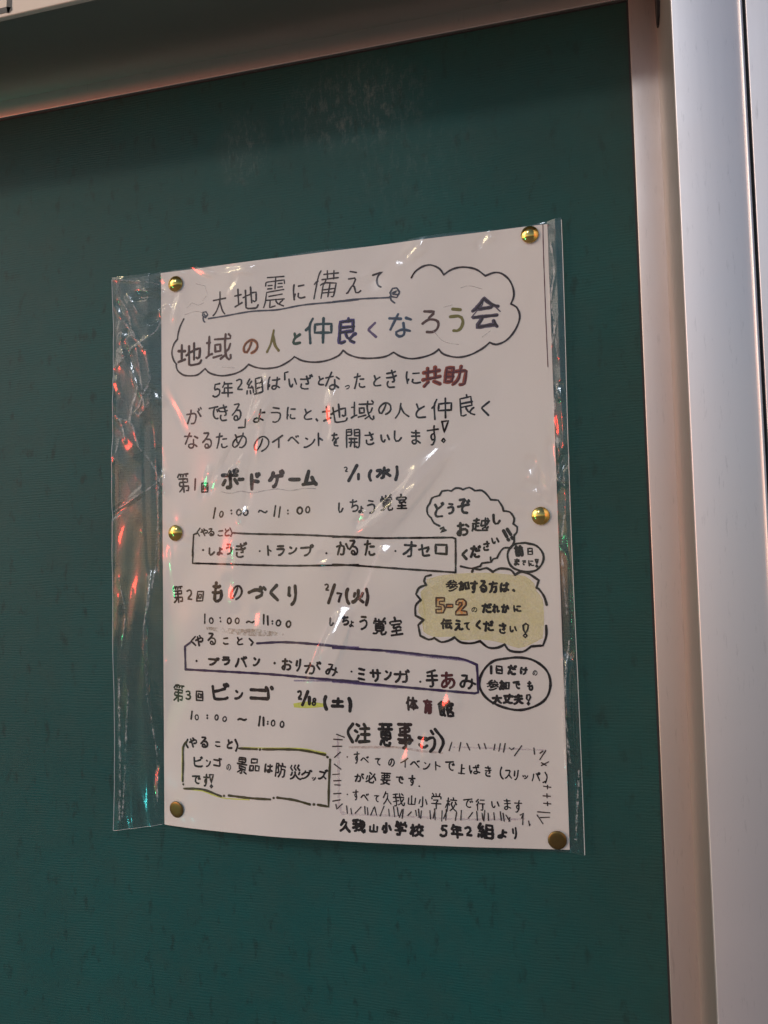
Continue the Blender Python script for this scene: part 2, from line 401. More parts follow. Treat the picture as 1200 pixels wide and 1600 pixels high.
INK_OUTLINES = [
    ('heading_underline', 'slate', 0.8, ['288 2685 380 2688 542 2697 689 2690 834 2699 1022 2696 1136 2696', '999 2698 1136 2699 1307 2688', '283 2705 270 2691 252 2705 255 2723 273 2724 283 2708 270 2700 263 2711', '255 2693 258 2676 265 2668', '1354 2707 1340 2684 1312 2692 1305 2713 1319 2734 1341 2734 1354 2712', '1316 2709 1341 2720 1320 2701 1343 2700', '1305 2693 1311 2673 1329 2657']),
    ('title_cloud', 'brownblack', 0.85, ['138 2699 116 2660 103 2620 99 2591', '99 2591 76 2564 64 2518 76 2475 93 2453', '90 2450 98 2420 135 2390 187 2381 226 2385 267 2413', '267 2413 297 2385 366 2365 441 2370 491 2388 522 2413', '522 2413 565 2393 626 2381 699 2386 759 2412 783 2430', '783 2430 830 2404 900 2391 970 2396 1029 2416 1050 2440', '1050 2440 1081 2414 1144 2390 1224 2382 1280 2386 1319 2403', '1319 2403 1357 2378 1411 2363 1476 2368 1525 2383 1549 2400', '1549 2400 1573 2373 1637 2352 1701 2357 1765 2384 1803 2412', '1803 2412 1833 2399 1881 2413 1923 2454 1949 2505 1952 2541 1938 2575 1912 2593', '1912 2593 1927 2629 1925 2671 1906 2716 1870 2750 1834 2758 1791 2747', '1791 2747 1744 2786 1681 2804 1627 2799 1583 2776', '1583 2776 1563 2808 1520 2832 1476 2829 1437 2806 1418 2778']),
    ('exclamation_mark', 'k', 0.8, ['1557 2036 1589 2038 1566 1980 1557 2036', '1563 1951 1570 1941 1562 1932 1553 1941 1561 1950', '284 277 307 280 295 237 284 277', '296 226 303 220 295 213 289 220 296 226', '1921 1034 1933 1044 1945 1036 1942 1018 1931 998 1922 1014 1921 1034', '1930 996 1937 986 1929 978 1920 986 1930 996', '1928 708 1940 710 1944 698 1935 680 1926 692 1928 708', '1934 674 1939 668 1933 662 1929 668 1934 674', '1989 1345 2001 1346 1994 1324 1989 1345', '1994 1318 1998 1314 1994 1310 1990 1314 1994 1318']),
    ('exclamation_mark', 'k', 1.4, ['1842 1488 1857 1458', '1862 1446 1865 1443', '1860 1495 1876 1468', '1881 1454 1884 1450']),
    ('wavy_underline', 'grey', 0.4, ['355 1745 411 1734 473 1742 535 1730 608 1738 682 1743 753 1731 824 1738 894 1735']),
    ('activity_box', 'k', 0.9, ['210 1530 191 1524 187 1463 183 1411', '187 1429 184 1372 409 1361 735 1346 1115 1341', '981 1347 1115 1337 1367 1314 1604 1293', '1604 1293 1607 1379 1608 1457 1593 1463', '1593 1463 1315 1469 1185 1473 1074 1484 984 1484', '422 1525 533 1516 831 1500 1119 1477']),
    ('activity_box', 'purpleblack', 1.1, ['560 952 709 958 883 948 1108 925', '974 932 1249 916 1462 894 1619 878 1695 850', '1695 850 1698 785 1698 719 1681 714', '1681 714 1299 743 973 769', '1105 765 882 779 589 798 138 813', '138 813 136 877 135 933 171 956']),
    ('activity_box', 'purple', 0.7, ['894 952 1108 932', '974 927 1108 935', '1248 910 1462 886 1619 871 1675 856', '766 766 939 767 1105 758', '973 763 1105 753 1299 735']),
    ('activity_box', 'oliveblack', 1.05, ['454 418 557 418', '572 417 576 418', '589 419 789 425 930 406', '940 396 942 395', '955 384 948 260 946 158 890 164', '869 165 872 165', '849 164 767 181 674 188', '653 185 655 185', '636 177 518 176 398 181', '370 177 372 178', '355 174 244 201 129 197', '124 219 125 218', '121 233 123 323 124 411 144 438']),
    ('notice_dashes', 'brownblack', 0.5, ['1551 442 1565 482', '1599 441 1608 481', '1637 477 1650 447', '1692 475 1699 453', '1720 479 1728 454', '1765 450 1771 477', '1788 445 1796 480', '1810 441 1819 481', '1838 461 1848 452 1860 462', '1861 425 1896 472', '1952 463 1954 434', '1980 439 1993 449', '2006 451 1977 409', '1985 395 2006 383', '1984 382 2018 400', '1989 304 2004 312', '1991 287 2024 283', '1987 243 2021 242', '1988 209 2021 207', '1960 169 2016 166', '1971 143 2013 146', '1957 154 1982 116', '2009 292 2008 275', '2005 253 2005 234', '2006 216 2006 199', '990 507 1030 494', '975 483 1019 481', '969 448 1016 450', '978 395 1008 421', '977 362 1010 339', '968 312 1003 316', '973 282 1010 285', '977 263 1006 263', '973 220 1010 224', '968 185 1006 193', '984 170 988 148 1017 174', '1039 165 1043 131', '1061 154 1065 129', '1083 133 1113 164', '1132 167 1134 132', '1145 163 1148 130', '1178 164 1162 129', '1182 168 1191 130', '1229 173 1209 126', '1252 160 1255 128', '1276 173 1281 126', '1294 170 1300 132', '1318 160 1304 123', '1324 163 1318 120', '1363 151 1346 134', '1384 159 1388 135', '1398 165 1401 128', '1412 158 1408 123', '1453 161 1456 122', '1474 152 1468 125', '1476 168 1478 119', '1512 161 1509 114', '1532 167 1529 118', '1535 162 1519 127', '1581 156 1575 119', '1604 166 1601 123', '1657 158 1636 131', '1677 165 1679 123', '1702 156 1705 127', '1715 170 1709 121', '1730 158 1731 124', '1757 161 1759 128', '1787 165 1791 126', '1800 158 1804 123', '1813 151 1830 124', '1831 141 1826 122', '1879 152 1893 160 1885 138', '1893 160 1889 109', '1917 126 1920 107', '1920 105 1923 111']),
    ('bubble_outline', 'k', 0.85, ['1531 1522 1505 1536 1491 1560', '1491 1562 1473 1582 1471 1614 1485 1634', '1485 1634 1496 1660 1523 1669 1534 1672', '1534 1672 1547 1692 1577 1695 1593 1690', '1593 1690 1615 1704 1641 1701 1651 1695', '1651 1695 1683 1704 1709 1687', '1709 1687 1745 1686 1770 1662 1785 1640', '1785 1640 1821 1636 1840 1604 1845 1583', '1845 1583 1875 1577 1895 1545 1889 1520', '1889 1520 1908 1504 1905 1478 1892 1464', '1892 1464 1891 1433 1875 1405', '1875 1405 1839 1404 1818 1379 1807 1358', '1807 1358 1789 1354 1778 1339', '1776 1362 1776 1339 1734 1335 1724 1319', '1724 1321 1682 1311 1630 1322', '1536 1508 1552 1514 1554 1505 1535 1490 1562 1500']),
    ('circle_outline', 'k', 0.95, ['1946 1427 1891 1421 1861 1388 1860 1347 1882 1309 1942 1289 1992 1296 2023 1333 2025 1373 1996 1411 1946 1426']),
    ('bubble_outline', 'k', 1.0, ['1483 1283 1456 1277 1448 1253 1458 1235', '1458 1235 1423 1222 1406 1191 1429 1163', '1429 1163 1402 1134 1401 1087 1440 1066', '1440 1066 1413 1040 1422 989 1464 970 1491 978', '1491 978 1527 958 1570 968 1591 981', '1591 981 1621 957 1673 952 1714 962', '1714 962 1754 931 1799 931 1830 946', '1830 946 1855 916 1915 911 1955 936', '1955 936 2010 940 2027 985 2028 1033', '2034 1131 2023 1171 1999 1207 1989 1212', '1989 1212 2001 1247 1957 1278 1917 1289 1891 1275', '1891 1275 1867 1301 1816 1307 1785 1292', '1785 1292 1755 1311 1723 1304 1692 1310 1685 1295']),
    ('circle_outline', 'k', 1.05, ['1823 878 1894 884 1963 871 2021 826 2039 766 2022 702 1976 662 1896 638 1816 650 1746 684 1709 734 1709 785 1736 835 1777 868 1823 878']),
    ('numeral_outline', 'darkbrown', 0.75, ['1506 1172 1546 1171 1546 1155 1521 1155 1521 1141 1542 1137 1549 1120 1539 1099 1504 1098 1503 1116 1529 1116 1529 1128 1504 1129 1506 1172', '1556 1139 1587 1139 1587 1124 1555 1125 1556 1139', '1603 1152 1616 1164 1639 1164 1652 1151 1652 1136 1627 1109 1654 1105 1656 1088 1600 1088 1600 1103 1631 1136 1631 1146 1618 1147 1615 1136 1602 1138 1603 1152']),
    ('title_shadow', 'greyviolet', 0.5, ['1716 2546 1771 2602 1785 2642', '1788 2638 1859 2561']),
    ('pencil_sketch', 'pencil', 0.3, ['214 2886 266 2868 281 2819 253 2787', '156 2757 188 2783 227 2766 259 2775', '142 2722 214 2732 265 2715', '1667 2700 1710 2706 1773 2683', '1522 2497 1575 2438 1649 2415', '1767 2442 1809 2470', '366 2413 441 2401', '1579 2611 1622 2618']),
    ('sheet_edge_line', 'maroon', 0.35, ['2079 2970 2077 2845 2077 2687 2077 2529 2078 2383 2079 2268']),
]
INK_FILLS = [
    ('highlighter_fill', 'yellowwash', ['1461 1263 1546 1282 1682 1289 1785 1287 1886 1275 1936 1269 1980 1232 1989 1197 2017 1156 2019 1056 2011 975 1956 946 1895 928 1825 951 1724 969 1622 966 1580 983 1486 983 1438 1009 1445 1061 1414 1103 1421 1144 1443 1175 1428 1201 1460 1232']),
    ('numeral_fill', 'orange2', ['1506 1172 1546 1171 1546 1155 1521 1155 1521 1141 1542 1137 1549 1120 1539 1099 1504 1098 1503 1116 1529 1116 1529 1128 1504 1129', '1556 1139 1587 1139 1587 1124 1555 1125', '1603 1152 1616 1164 1639 1164 1652 1151 1652 1136 1627 1109 1654 1105 1656 1088 1600 1088 1600 1103 1631 1136 1631 1146 1618 1147 1615 1136 1602 1138']),
    ('highlighter_fill', 'limewash', ['760 652 836 664 927 656 922 639 836 631 764 633', '114 411 122 413 120 236 112 233', '460 426 587 428 800 435 936 416 934 410 789 428 527 421', '132 193 244 197 358 170 519 170 519 164 359 164 244 190']),
    ('smudged_pencil_line', 'scribble', ['262 1037 356 1032 456 1025 554 1025 709 1003 712 993 603 988 481 992 356 1008 268 1021']),
    ('brown_marker_line', 'brownwash', ['1052 450 1188 456 1295 457 1421 442 1520 433 1519 425 1421 431 1295 447 1166 443 1052 440']),
    ('mauve_marker_line', 'mauvewash', ['990 499 1003 499 1004 365 1005 171 1034 134 1292 134 1601 130 1900 138 1898 129 1601 121 1292 124 1012 121 992 160', '1567 462 1710 462 2008 457 2008 449 1709 454 1566 454']),
]
GLYPHS = {
    '(': '99 0 41 14 0 37 14 73 99 99',
    ')': '0 0 99 45 85 69 12 99',
    '/': '99 99 0 0',
    '0': '60 99 25 90 3 60 5 25 35 1 70 5 97 35 95 75 65 98 50 96',
    '1': '75 99 25 0',
    '2': '99 0 21 3 26 13 65 37 89 60 84 89 73 95 45 99 0 89',
    '3': '66 50 91 72 82 93 50 99 4 92|0 9 29 0 66 0 98 16 99 30 87 41 62 51 33 52',
    '5': '0 9 28 0 59 0 92 13 99 40 91 51 63 59 20 57 16 64 22 98 91 99',
    '7': '42 0 60 51 99 96 0 99',
    '8': '72 52 94 78 84 93 64 99 40 99 12 88 17 65 38 54 70 51 99 28 98 17 83 6 44 0 15 7 0 21 11 43 36 54',
    ':': '50 92 50 99|50 0 50 8',
    '、': '0 99 99 0',
    '〈': '99 99 0 50 99 0',
    '〉': '0 99 99 46 45 0',
    '「': '0 0 1 96 99 99',
    '」': '0 0 98 3 99 99',
    'あ': '3 83 30 82 82 85|64 0 84 7 94 18 99 33 95 47 84 57 70 60 35 58|37 99 33 52 37 21|33 52 16 46 0 25 1 11 8 6 18 6 36 13 37 20 51 28 63 45 68 60',
    'い': '99 27 78 97|45 29 34 2 25 0 13 9 4 34 0 99',
    'う': '22 0 49 1 79 12 98 33 99 50 90 62 65 69 0 62|84 95 22 99',
    'え': '99 6 83 0 65 2 54 29 43 34|68 93 25 99|0 2 7 3 33 29 43 34 61 61 56 67 14 65',
    'お': '51 1 69 2 85 12 89 24 86 38 71 48 28 46|99 71 77 85|2 77 53 81|28 99 27 5 24 0 15 0 4 7 0 16 9 31 28 40',
    'か': '6 2 28 71|99 44 82 83|32 4 36 0 49 0 56 6 65 46 62 66 35 75 0 69|37 75 32 81 32 99',
    'が': '95 41 77 77|85 86 81 95|99 90 94 99|32 0 48 0 56 8 63 43 59 61 47 67 0 64|7 4 30 69 32 90',
    'き': '77 0 29 0 15 4 5 17 6 27 14 35|0 58 60 56 99 62|92 87 68 84 5 83|53 99 80 39 74 32 60 31',
    'ぎ': '71 5 51 0 18 3 6 13 8 31|50 31 68 31 61 56|85 85 79 95|99 90 95 99|4 79 38 77 71 81|55 56 46 92|87 63 79 58 50 54 0 56',
    'く': '99 0 0 51 3 59 91 99',
    'け': '4 19 12 25 15 36|38 69 99 69|6 8 0 25 0 67 4 91 11 97|44 0 62 4 73 19 78 36 78 91 82 99',
    'こ': '10 92 90 99|5 20 35 0 99 6',
    'ご': '0 66 25 62 45 62|45 56 70 66 90 68 99 58 99 40 90 18 67 0|3 34 18 20 34 19 50 27|72 99 86 84',
    'さ': '89 6 72 0 23 3 6 17 10 37|60 39 80 37 86 41 58 99|99 82 66 76 0 78',
    'ざ': '71 2 44 0 16 4 6 13 8 34|99 87 91 99|50 34 69 34 71 37 48 88|0 69 40 67 81 73 83 83 79 92',
    'し': '5 99 0 25 20 1 60 5 99 35',
    'す': '60 26 37 27 29 41 30 49 39 57 60 58|0 77 99 78|25 2 33 0 42 3 59 21 64 39 60 56 60 90 64 99',
    'ぞ': '83 76 81 85|99 80 93 91|20 99 61 99 65 95 36 67 35 58 16 52 0 52|71 0 43 6 34 17 32 31 48 55 91 58|34 62 46 54',
    'た': '99 6 79 0 58 3 48 11 48 26|57 57 91 57|4 2 17 36 32 99|0 75 55 79',
    'だ': '95 4 88 0 57 1 48 9 48 24|57 57 90 57|84 85 81 93|99 89 95 99|7 0 23 48 33 99|0 77 24 75 53 79',
    'ち': '33 0 62 0 85 7 96 19 99 34 90 46 68 52 22 42|0 83 62 83 88 87|15 32 24 47 35 99',
    'っ': '28 0 56 1 85 18 99 48 98 75 89 91 74 99 41 95 0 79',
    'づ': '0 58 35 72 60 70 76 50 70 22 42 0|74 99 80 80|92 99 99 80',
    'て': '0 88 99 99 55 75 40 45 55 12 85 0',
    'で': '84 4 76 0 61 4 50 12 39 29 41 63 59 95|84 55 76 70|99 62 91 75|0 90 89 99',
    'と': '27 60 6 99|99 1 30 0 8 7 0 20 2 34 28 59 88 80',
    'ど': '24 56 4 89|86 83 80 95|99 91 95 99|77 0 19 0 6 6 0 16 1 30 25 56 37 58 71 74',
    'な': '99 66 77 77|4 26 40 99|0 75 53 79|95 13 67 27 48 27 32 20 31 9 44 0 57 0 66 5 69 14 67 57',
    'に': '99 6 67 4 49 8 40 17 44 37|4 17 15 37|46 88 93 88|4 0 0 62 6 99',
    'の': '55 84 44 45 24 10 8 14 1 40 12 72 40 96 70 96 94 72 98 42 82 14 56 0',
    'は': '4 19 11 23 14 35|37 72 83 72 99 78|4 2 0 50 6 91 12 99|99 12 68 29 41 27 36 21 35 12 43 3 54 0 65 3 72 12 72 93',
    'ば': '93 11 69 21|2 15 8 19 13 32|88 82 84 95|99 90 93 99|35 67 90 69|4 0 0 58 6 88|69 26 40 25 32 13 34 6 43 0 60 0 68 8 67 90',
    'べ': '99 0 37 80 25 76 0 36|80 76 74 91|95 89 93 99',
    'ま': '0 87 19 83 94 85|97 58 2 58|99 10 46 31 10 26 3 19 4 10 24 0 38 1 51 8 53 99',
    'み': '99 29 82 38|42 57 52 97 20 99|53 0 63 5 76 22 86 65|82 44 46 57 20 54 9 46 0 32 0 22 7 13 16 13 23 19 36 55',
    'め': '65 99 65 83 51 48 41 25 30 15 19 9 10 9 0 21 3 45 14 60 22 63|41 33 31 43 15 87 10 91|53 3 67 0 91 15 99 37 94 61 81 73 63 79 22 71',
    'も': '38 99 31 26 32 13 38 6 48 0 72 0 92 8 98 18 99 32 88 53|0 48 21 44 65 46|4 81 23 77 61 77 70 81',
    'や': '61 78 58 89 47 99|25 64 27 62|51 0 16 87|63 39 87 40 99 52 96 72 78 79 49 73 0 52',
    'ょ': '50 77 96 79|50 99 49 8 41 1 22 0 0 12 2 25 19 32 50 32 99 12',
    'よ': '53 75 99 75|99 14 52 32 28 32 4 25 0 11 10 3 21 0 45 1 54 10 53 99',
    'り': '8 90 3 50 15 48|92 99 97 50 75 15 40 0',
    'る': '0 38 37 61 72 95 68 99 16 99|40 65 47 59 80 57 96 44 99 27 93 13 82 5 63 0 37 1 24 10 26 21 35 27 54 26 64 17 68 2',
    'れ': '99 17 88 6 78 6 73 12 76 66 71 77 54 77 24 58|2 74 24 76|0 14 1 21 11 37 21 43|23 0 21 45 26 99',
    'ろ': '37 60 40 70 64 88 68 99 10 99|27 0 60 0 87 10 99 28 95 47 72 60 35 60 0 41',
    'を': '86 0 38 0 27 7 28 25 42 37 55 41|36 83 36 99|78 85 0 83|57 21 57 49|2 39 23 59 29 83|23 62 26 58 48 58 59 49 99 60',
    'イ': '67 0 64 74|0 51 63 74 99 99',
    'オ': '0 16 25 31 63 66|2 76 99 76|40 0 61 0 67 6 65 99',
    'ガ': '83 82 80 91|99 88 91 99|50 0 70 1 76 8 81 30 83 66 0 69|2 0 16 13 28 34 37 65 37 91',
    'グ': '4 1 15 0 40 13 60 33 75 61 78 70 74 73 30 74|84 83 76 95|99 88 91 99|0 48 30 74 34 90',
    'ゲ': '25 0 33 1 49 20 57 38 61 66|85 82 81 94|99 86 92 99|25 68 92 66|0 42 6 44 24 67 29 88',
    'ゴ': '0 0 78 0 82 6 80 72 0 73|80 87 72 97|99 89 95 99',
    'サ': '45 0 65 16 73 37 74 99|27 37 27 97|99 72 0 72',
    'ス': '99 0 60 43|0 0 16 6 60 45 82 92 77 99 13 99',
    'ズ': '80 7 66 23 52 32|72 75 8 77|99 90 93 99|80 93 85 81 72 74 52 33 15 4 0 0',
    'セ': '99 2 47 0 38 6 34 99|77 37 97 65 99 76 0 58',
    'ッ': '25 0 54 14 76 37 91 61 99 94|11 61 0 88|50 74 41 99',
    'ト': '99 42 26 58 0 59|0 0 0 99',
    'ド': '84 41 22 57 0 58|74 78 65 93|99 87 93 97|0 0 0 99',
    'バ': '0 0 16 36 27 79|93 0 73 57 63 79 57 83|84 85 76 97|99 89 95 99',
    'パ': '0 0 16 36 26 78|90 0 71 56 61 78 55 82|83 76 94 77 99 86 97 94 90 99 78 92 78 84 83 76',
    'ビ': '0 50 30 54 76 69|85 82 76 93|99 89 90 99|90 8 78 2 44 0 14 2 4 7 0 21 0 88',
    'プ': '15 0 29 3 45 14 62 33 76 65 80 96 92 99 99 90 97 81 90 77 0 79',
    'ベ': '99 0 38 80 26 75 0 34|78 81 76 91|97 89 95 99',
    'ボ': '0 19 16 43|93 19 78 45|83 86 78 95|99 90 93 99|25 0 41 0 46 6 47 92|93 69 0 71',
    'ミ': '89 0 0 17|81 45 8 60|99 88 91 85 16 99',
    'ム': '19 9 43 99|0 7 87 15|99 0 88 16 74 51',
    'ラ': '24 0 42 0 73 18 87 32 99 62 92 66 0 66|12 99 90 99',
    'リ': '24 2 36 0 51 3 83 26 93 51 93 93 99 99|0 40 0 91',
    'ロ': '98 0 0 4 0 98 99 99 98 0',
    'ン': '0 2 16 0 51 17 83 48 99 82|31 87 14 99',
    '・': '20 50 80 50',
    'ー': '0 70 50 40 99 55',
    '丈': '99 2 78 2 49 15 31 33 18 62|0 79 94 79|4 0 30 10 48 26 59 59 61 99',
    '上': '46 60 92 60|0 0 99 0|46 0 46 99',
    '久': '99 2 74 22 56 46|6 53 26 83 32 99|0 0 27 17 56 47 64 80 26 82',
    '事': '49 84 16 83 16 69 79 69 84 73 84 80 79 84 49 84|2 99 95 99|99 37 0 37|32 0 45 2 48 7 49 99|9 21 83 21 86 24 84 52 11 52',
    '人': '45 99 30 40 0 0|45 75 65 30 99 0',
    '仲': '0 55 13 67|67 76 35 74 35 41 99 40 98 75 67 76|67 97 67 0|15 0 13 69 25 99',
    '会': '80 8 16 3 18 12 33 30 35 38|19 73 23 66 28 65 71 66 78 73|93 40 2 40|0 65 18 73 48 99 79 73 99 67|90 0 81 9 77 19',
    '伝': '0 56 11 63|42 90 92 90|33 56 99 56|99 3 84 33|13 0 11 66 24 99|59 54 43 21 43 13 62 10 92 14',
    '体': '99 23 85 40 69 71|0 54 5 62 12 64|64 2 64 61 60 68|44 21 83 21|28 21 63 73 64 97|14 0 13 68 23 99|32 75 56 74 63 71 74 75 99 75',
    '備': '43 51 47 65|0 53 6 61 13 63|40 17 95 17|40 32 95 32|95 85 34 85|67 3 67 50|52 67 52 96|81 67 81 96|38 48 40 0|14 0 13 68 20 92 25 99|31 67 99 67|27 43 43 51 93 49 95 7 92 1 86 2',
    '共': '4 0 31 22|94 2 63 22|27 38 27 99|99 38 0 38|72 38 72 99|94 77 5 77',
    '前': '76 0 86 1 91 9 92 63|67 23 67 59|7 24 43 24|7 43 43 43|29 80 28 89 22 99|72 82 79 99|29 2 39 1 43 7 43 59 36 63 7 61 7 2|99 80 0 80',
    '加': '66 9 99 11 97 87 66 86 66 9|22 2 37 1 42 11 45 75 39 79 0 79|0 0 15 44 19 99',
    '助': '2 44 35 44|0 69 35 69|74 0 87 1 93 7 99 71 93 74 49 74|39 2 53 16 64 39 70 99|2 44 2 17 21 18 34 23 32 95 1 93 2 44',
    '参': '13 3 22 0 49 6 83 23|25 21 68 35|99 35 77 48 70 61|18 42 29 37 56 47|40 63 43 80|25 80 29 90 47 99|14 80 63 80 76 83|99 61 0 61|0 35 18 42 31 61|92 76 76 84 67 96',
    '品': '0 0 36 1 36 40 1 41 0 0|61 0 99 1 98 41 62 41 61 0|20 66 80 66 82 97 22 99 20 66',
    '回': '0 0 99 1 98 98 1 99 0 0|29 30 70 31 69 68 30 69 29 30',
    '土': '0 0 99 0|50 0 50 99|7 60 94 60',
    '地': '80 34 85 29 92 34 94 74 69 72|35 52 45 56|45 61 69 67|16 29 16 97|0 72 28 72|45 88 47 5 56 0 89 0 95 4 99 14|69 99 69 25|0 20 30 32',
    '域': '59 5 79 21|30 14 63 22|79 34 88 41 94 62|0 71 12 71|37 36 57 37 57 62 36 62 37 36|14 27 12 97|33 82 94 82 95 91 87 99|98 17 99 5 93 0 85 7 79 20 73 61 73 97|0 17 15 27 24 29',
    '大': '95 2 82 11 70 24 49 64|99 66 0 66|2 0 26 17 50 59 49 99',
    '夫': '99 1 92 1 74 11 49 39|9 83 88 83|2 48 95 48|0 1 5 0 26 12 48 40 49 99',
    '学': '22 80 18 92 9 99|52 80 47 99|80 80 88 97|0 32 99 32|99 65 98 77 92 80 4 79 2 65|26 0 46 0 49 41 66 51 69 56 21 58',
    '室': '88 37 78 44 25 38 23 44 37 59|50 77 49 86|0 0 99 0|11 20 90 20|13 59 86 59|0 66 0 75 6 77 95 77 99 73 99 66|49 0 49 30|49 99 50 86',
    '小': '24 1 40 0 47 7 48 99|99 27 81 70|0 32 15 70',
    '山': '48 0 48 99|0 73 0 4 6 0 98 1 99 73',
    '年': '20 28 22 60 92 60|99 28 0 28|57 87 57 0|22 87 94 87|4 65 22 87 24 99',
    '必': '0 7 29 21|99 28 88 54 81 59|0 30 9 63|31 30 41 34 58 50 85 90|54 85 34 99|79 17 73 0 34 1 30 20 31 70',
    '意': '2 4 11 21|73 13 67 1 37 0 29 6 28 21|54 23 47 27 45 34|15 49 84 49|30 80 28 99|71 80 73 99|93 99 6 99|99 78 0 78|84 49 84 61 80 64 15 63 15 38 19 34 80 34 84 38 84 49',
    '我': '46 7 71 22|71 31 79 34 95 54|94 85 81 97|0 32 50 43|28 94 28 9 25 1 11 0|97 67 2 67|5 92 44 99|99 22 98 5 92 0 81 7 71 22 62 99',
    '手': '9 90 86 99|0 39 99 39|7 67 94 67|51 94 51 8 42 0 24 1',
    '方': '55 0 74 0 79 4 85 23 87 49 34 51|53 88 46 99|0 78 99 78|0 0 18 14 25 25 34 52 34 76',
    '日': '0 50 99 50|99 50 98 0 1 0 3 99 96 99 99 50',
    '景': '35 0 49 2 51 25|2 4 33 16|97 4 72 14|51 25 19 26 17 41 82 42 82 26 51 25|50 58 50 72|15 87 86 87|0 58 99 58|86 87 82 99 17 99 15 74 82 72 86 76 86 87',
    '校': '0 22 10 48 16 51|32 41 26 53 18 56|99 51 86 68|70 80 71 90 67 99|43 80 99 80|99 3 76 17 48 53 56 68|4 73 31 73|41 2 67 19 78 32 85 48|18 0 18 96',
    '水': '0 14 21 38 32 67 29 71 0 71|68 55 87 71|37 0 48 3 52 9 52 99|99 19 74 41 67 55 54 62',
    '注': '5 2 22 32|14 55 0 62|67 85 58 99|23 87 7 95|31 0 99 0|67 0 67 74|38 39 94 39|34 74 95 74',
    '火': '99 2 73 16 55 45 50 48|82 48 95 77|9 49 18 75|0 2 6 0 16 5 38 26 49 48 51 99',
    '災': '99 3 92 0 70 8 45 36|0 29 7 32 14 47|77 33 86 47|18 64 4 82 16 99|88 64 72 82 86 99|52 66 38 83 50 99|0 1 18 7 31 16 45 37 45 52',
    '第': '4 2 25 14 40 31|29 87 28 98|82 87 79 98|51 85 61 98 99 98|48 0 48 73|0 83 13 99 46 98|7 73 88 72 88 54 16 54 10 46 9 37 13 33 91 32 91 21 87 7 70 8',
    '組': '0 4 4 23|23 5 21 23|57 32 99 32|57 63 99 63|46 0 93 0 99 4 98 93 59 95 57 2|38 41 9 42 20 64 34 81|40 13 40 39 34 56|19 65 17 62 8 66 6 70 23 99',
    '育': '16 19 82 19|16 35 82 35|75 69 57 66 22 66 22 71 31 85|51 89 48 99|57 0 77 0 81 5 82 47 75 50 17 50 16 0|99 87 0 87|90 63 75 70 68 87',
    '良': '65 17 86 31 97 33|0 64 84 64|0 44 82 44 82 86 1 85 0 5 17 3 37 7|99 0 73 9 64 17 52 22 38 37 37 44|49 99 50 86',
    '行': '60 2 74 0 79 5 80 59|4 47 14 50|0 76 23 99|46 92 94 92|41 59 99 59|16 0 15 51 28 75',
    '要': '4 0 38 6 44 13|62 13 75 37|64 59 64 99|99 99 2 99|37 38 35 99|64 59 10 57 8 79 90 80 93 75 91 58 64 59|99 38 0 38|97 2 26 19 24 24 29 38',
    '覚': '99 10 93 0 66 0 63 5 62 22|20 38 79 38|20 52 79 52|18 80 15 96|48 80 44 99|77 82 82 94 90 99|95 66 93 79 76 81 4 80 2 66|0 1 22 5 37 23 62 22 79 27 79 59 75 65 22 65 20 26 33 22',
    '越': '64 14 82 27|24 36 38 36|82 40 90 46 96 63|94 90 90 97|69 38 59 33 54 34 55 77 99 77|2 61 40 61|5 85 38 85|23 97 23 11|96 0 38 1 26 5 7 22|0 0 7 22 5 43|99 29 98 19 94 15 88 18 82 28 75 99',
    '開': '0 83 39 83|60 83 99 83|62 4 62 50|19 29 80 29|21 50 78 50|29 7 35 24 35 50|76 6 82 1 91 0 98 7 99 95 93 99 60 97 62 65 99 64|0 66 35 66 39 73 37 98 0 97 0 0',
    '防': '72 0 84 1 88 5 93 51 89 55 57 55|15 27 24 27 28 37 18 65 27 87|70 81 67 99|29 2 49 27 57 55 57 81|0 0 1 95 25 95 27 87 36 82 99 81',
    '震': '56 4 29 1 29 24|77 7 81 13 92 18|23 38 88 38|13 62 34 62|63 62 85 62|14 73 34 73|63 73 83 73|2 72 2 82 7 84 92 84 95 72|49 61 49 97|99 0 69 10 60 17 58 24|99 26 9 26|9 99 90 99|0 0 7 16 11 49 95 50',
    '館': '58 43 88 43 90 49 89 66 58 67|7 49 36 49|22 65 20 78|77 88 76 99|99 75 99 84 95 86 52 86 49 80|7 30 35 31 35 65 11 65 7 62 7 4 13 3 31 9|38 0 31 10 31 21|58 26 88 26 93 22 93 1 58 1 57 66 48 80 40 81 20 95 0 77',
    '（': '99 0 25 23 0 40 10 69 90 99',
    '）': '0 0 60 19 99 46 78 73 9 99',
    '～': '0 35 18 85 38 80 60 25 82 10 99 60',
}
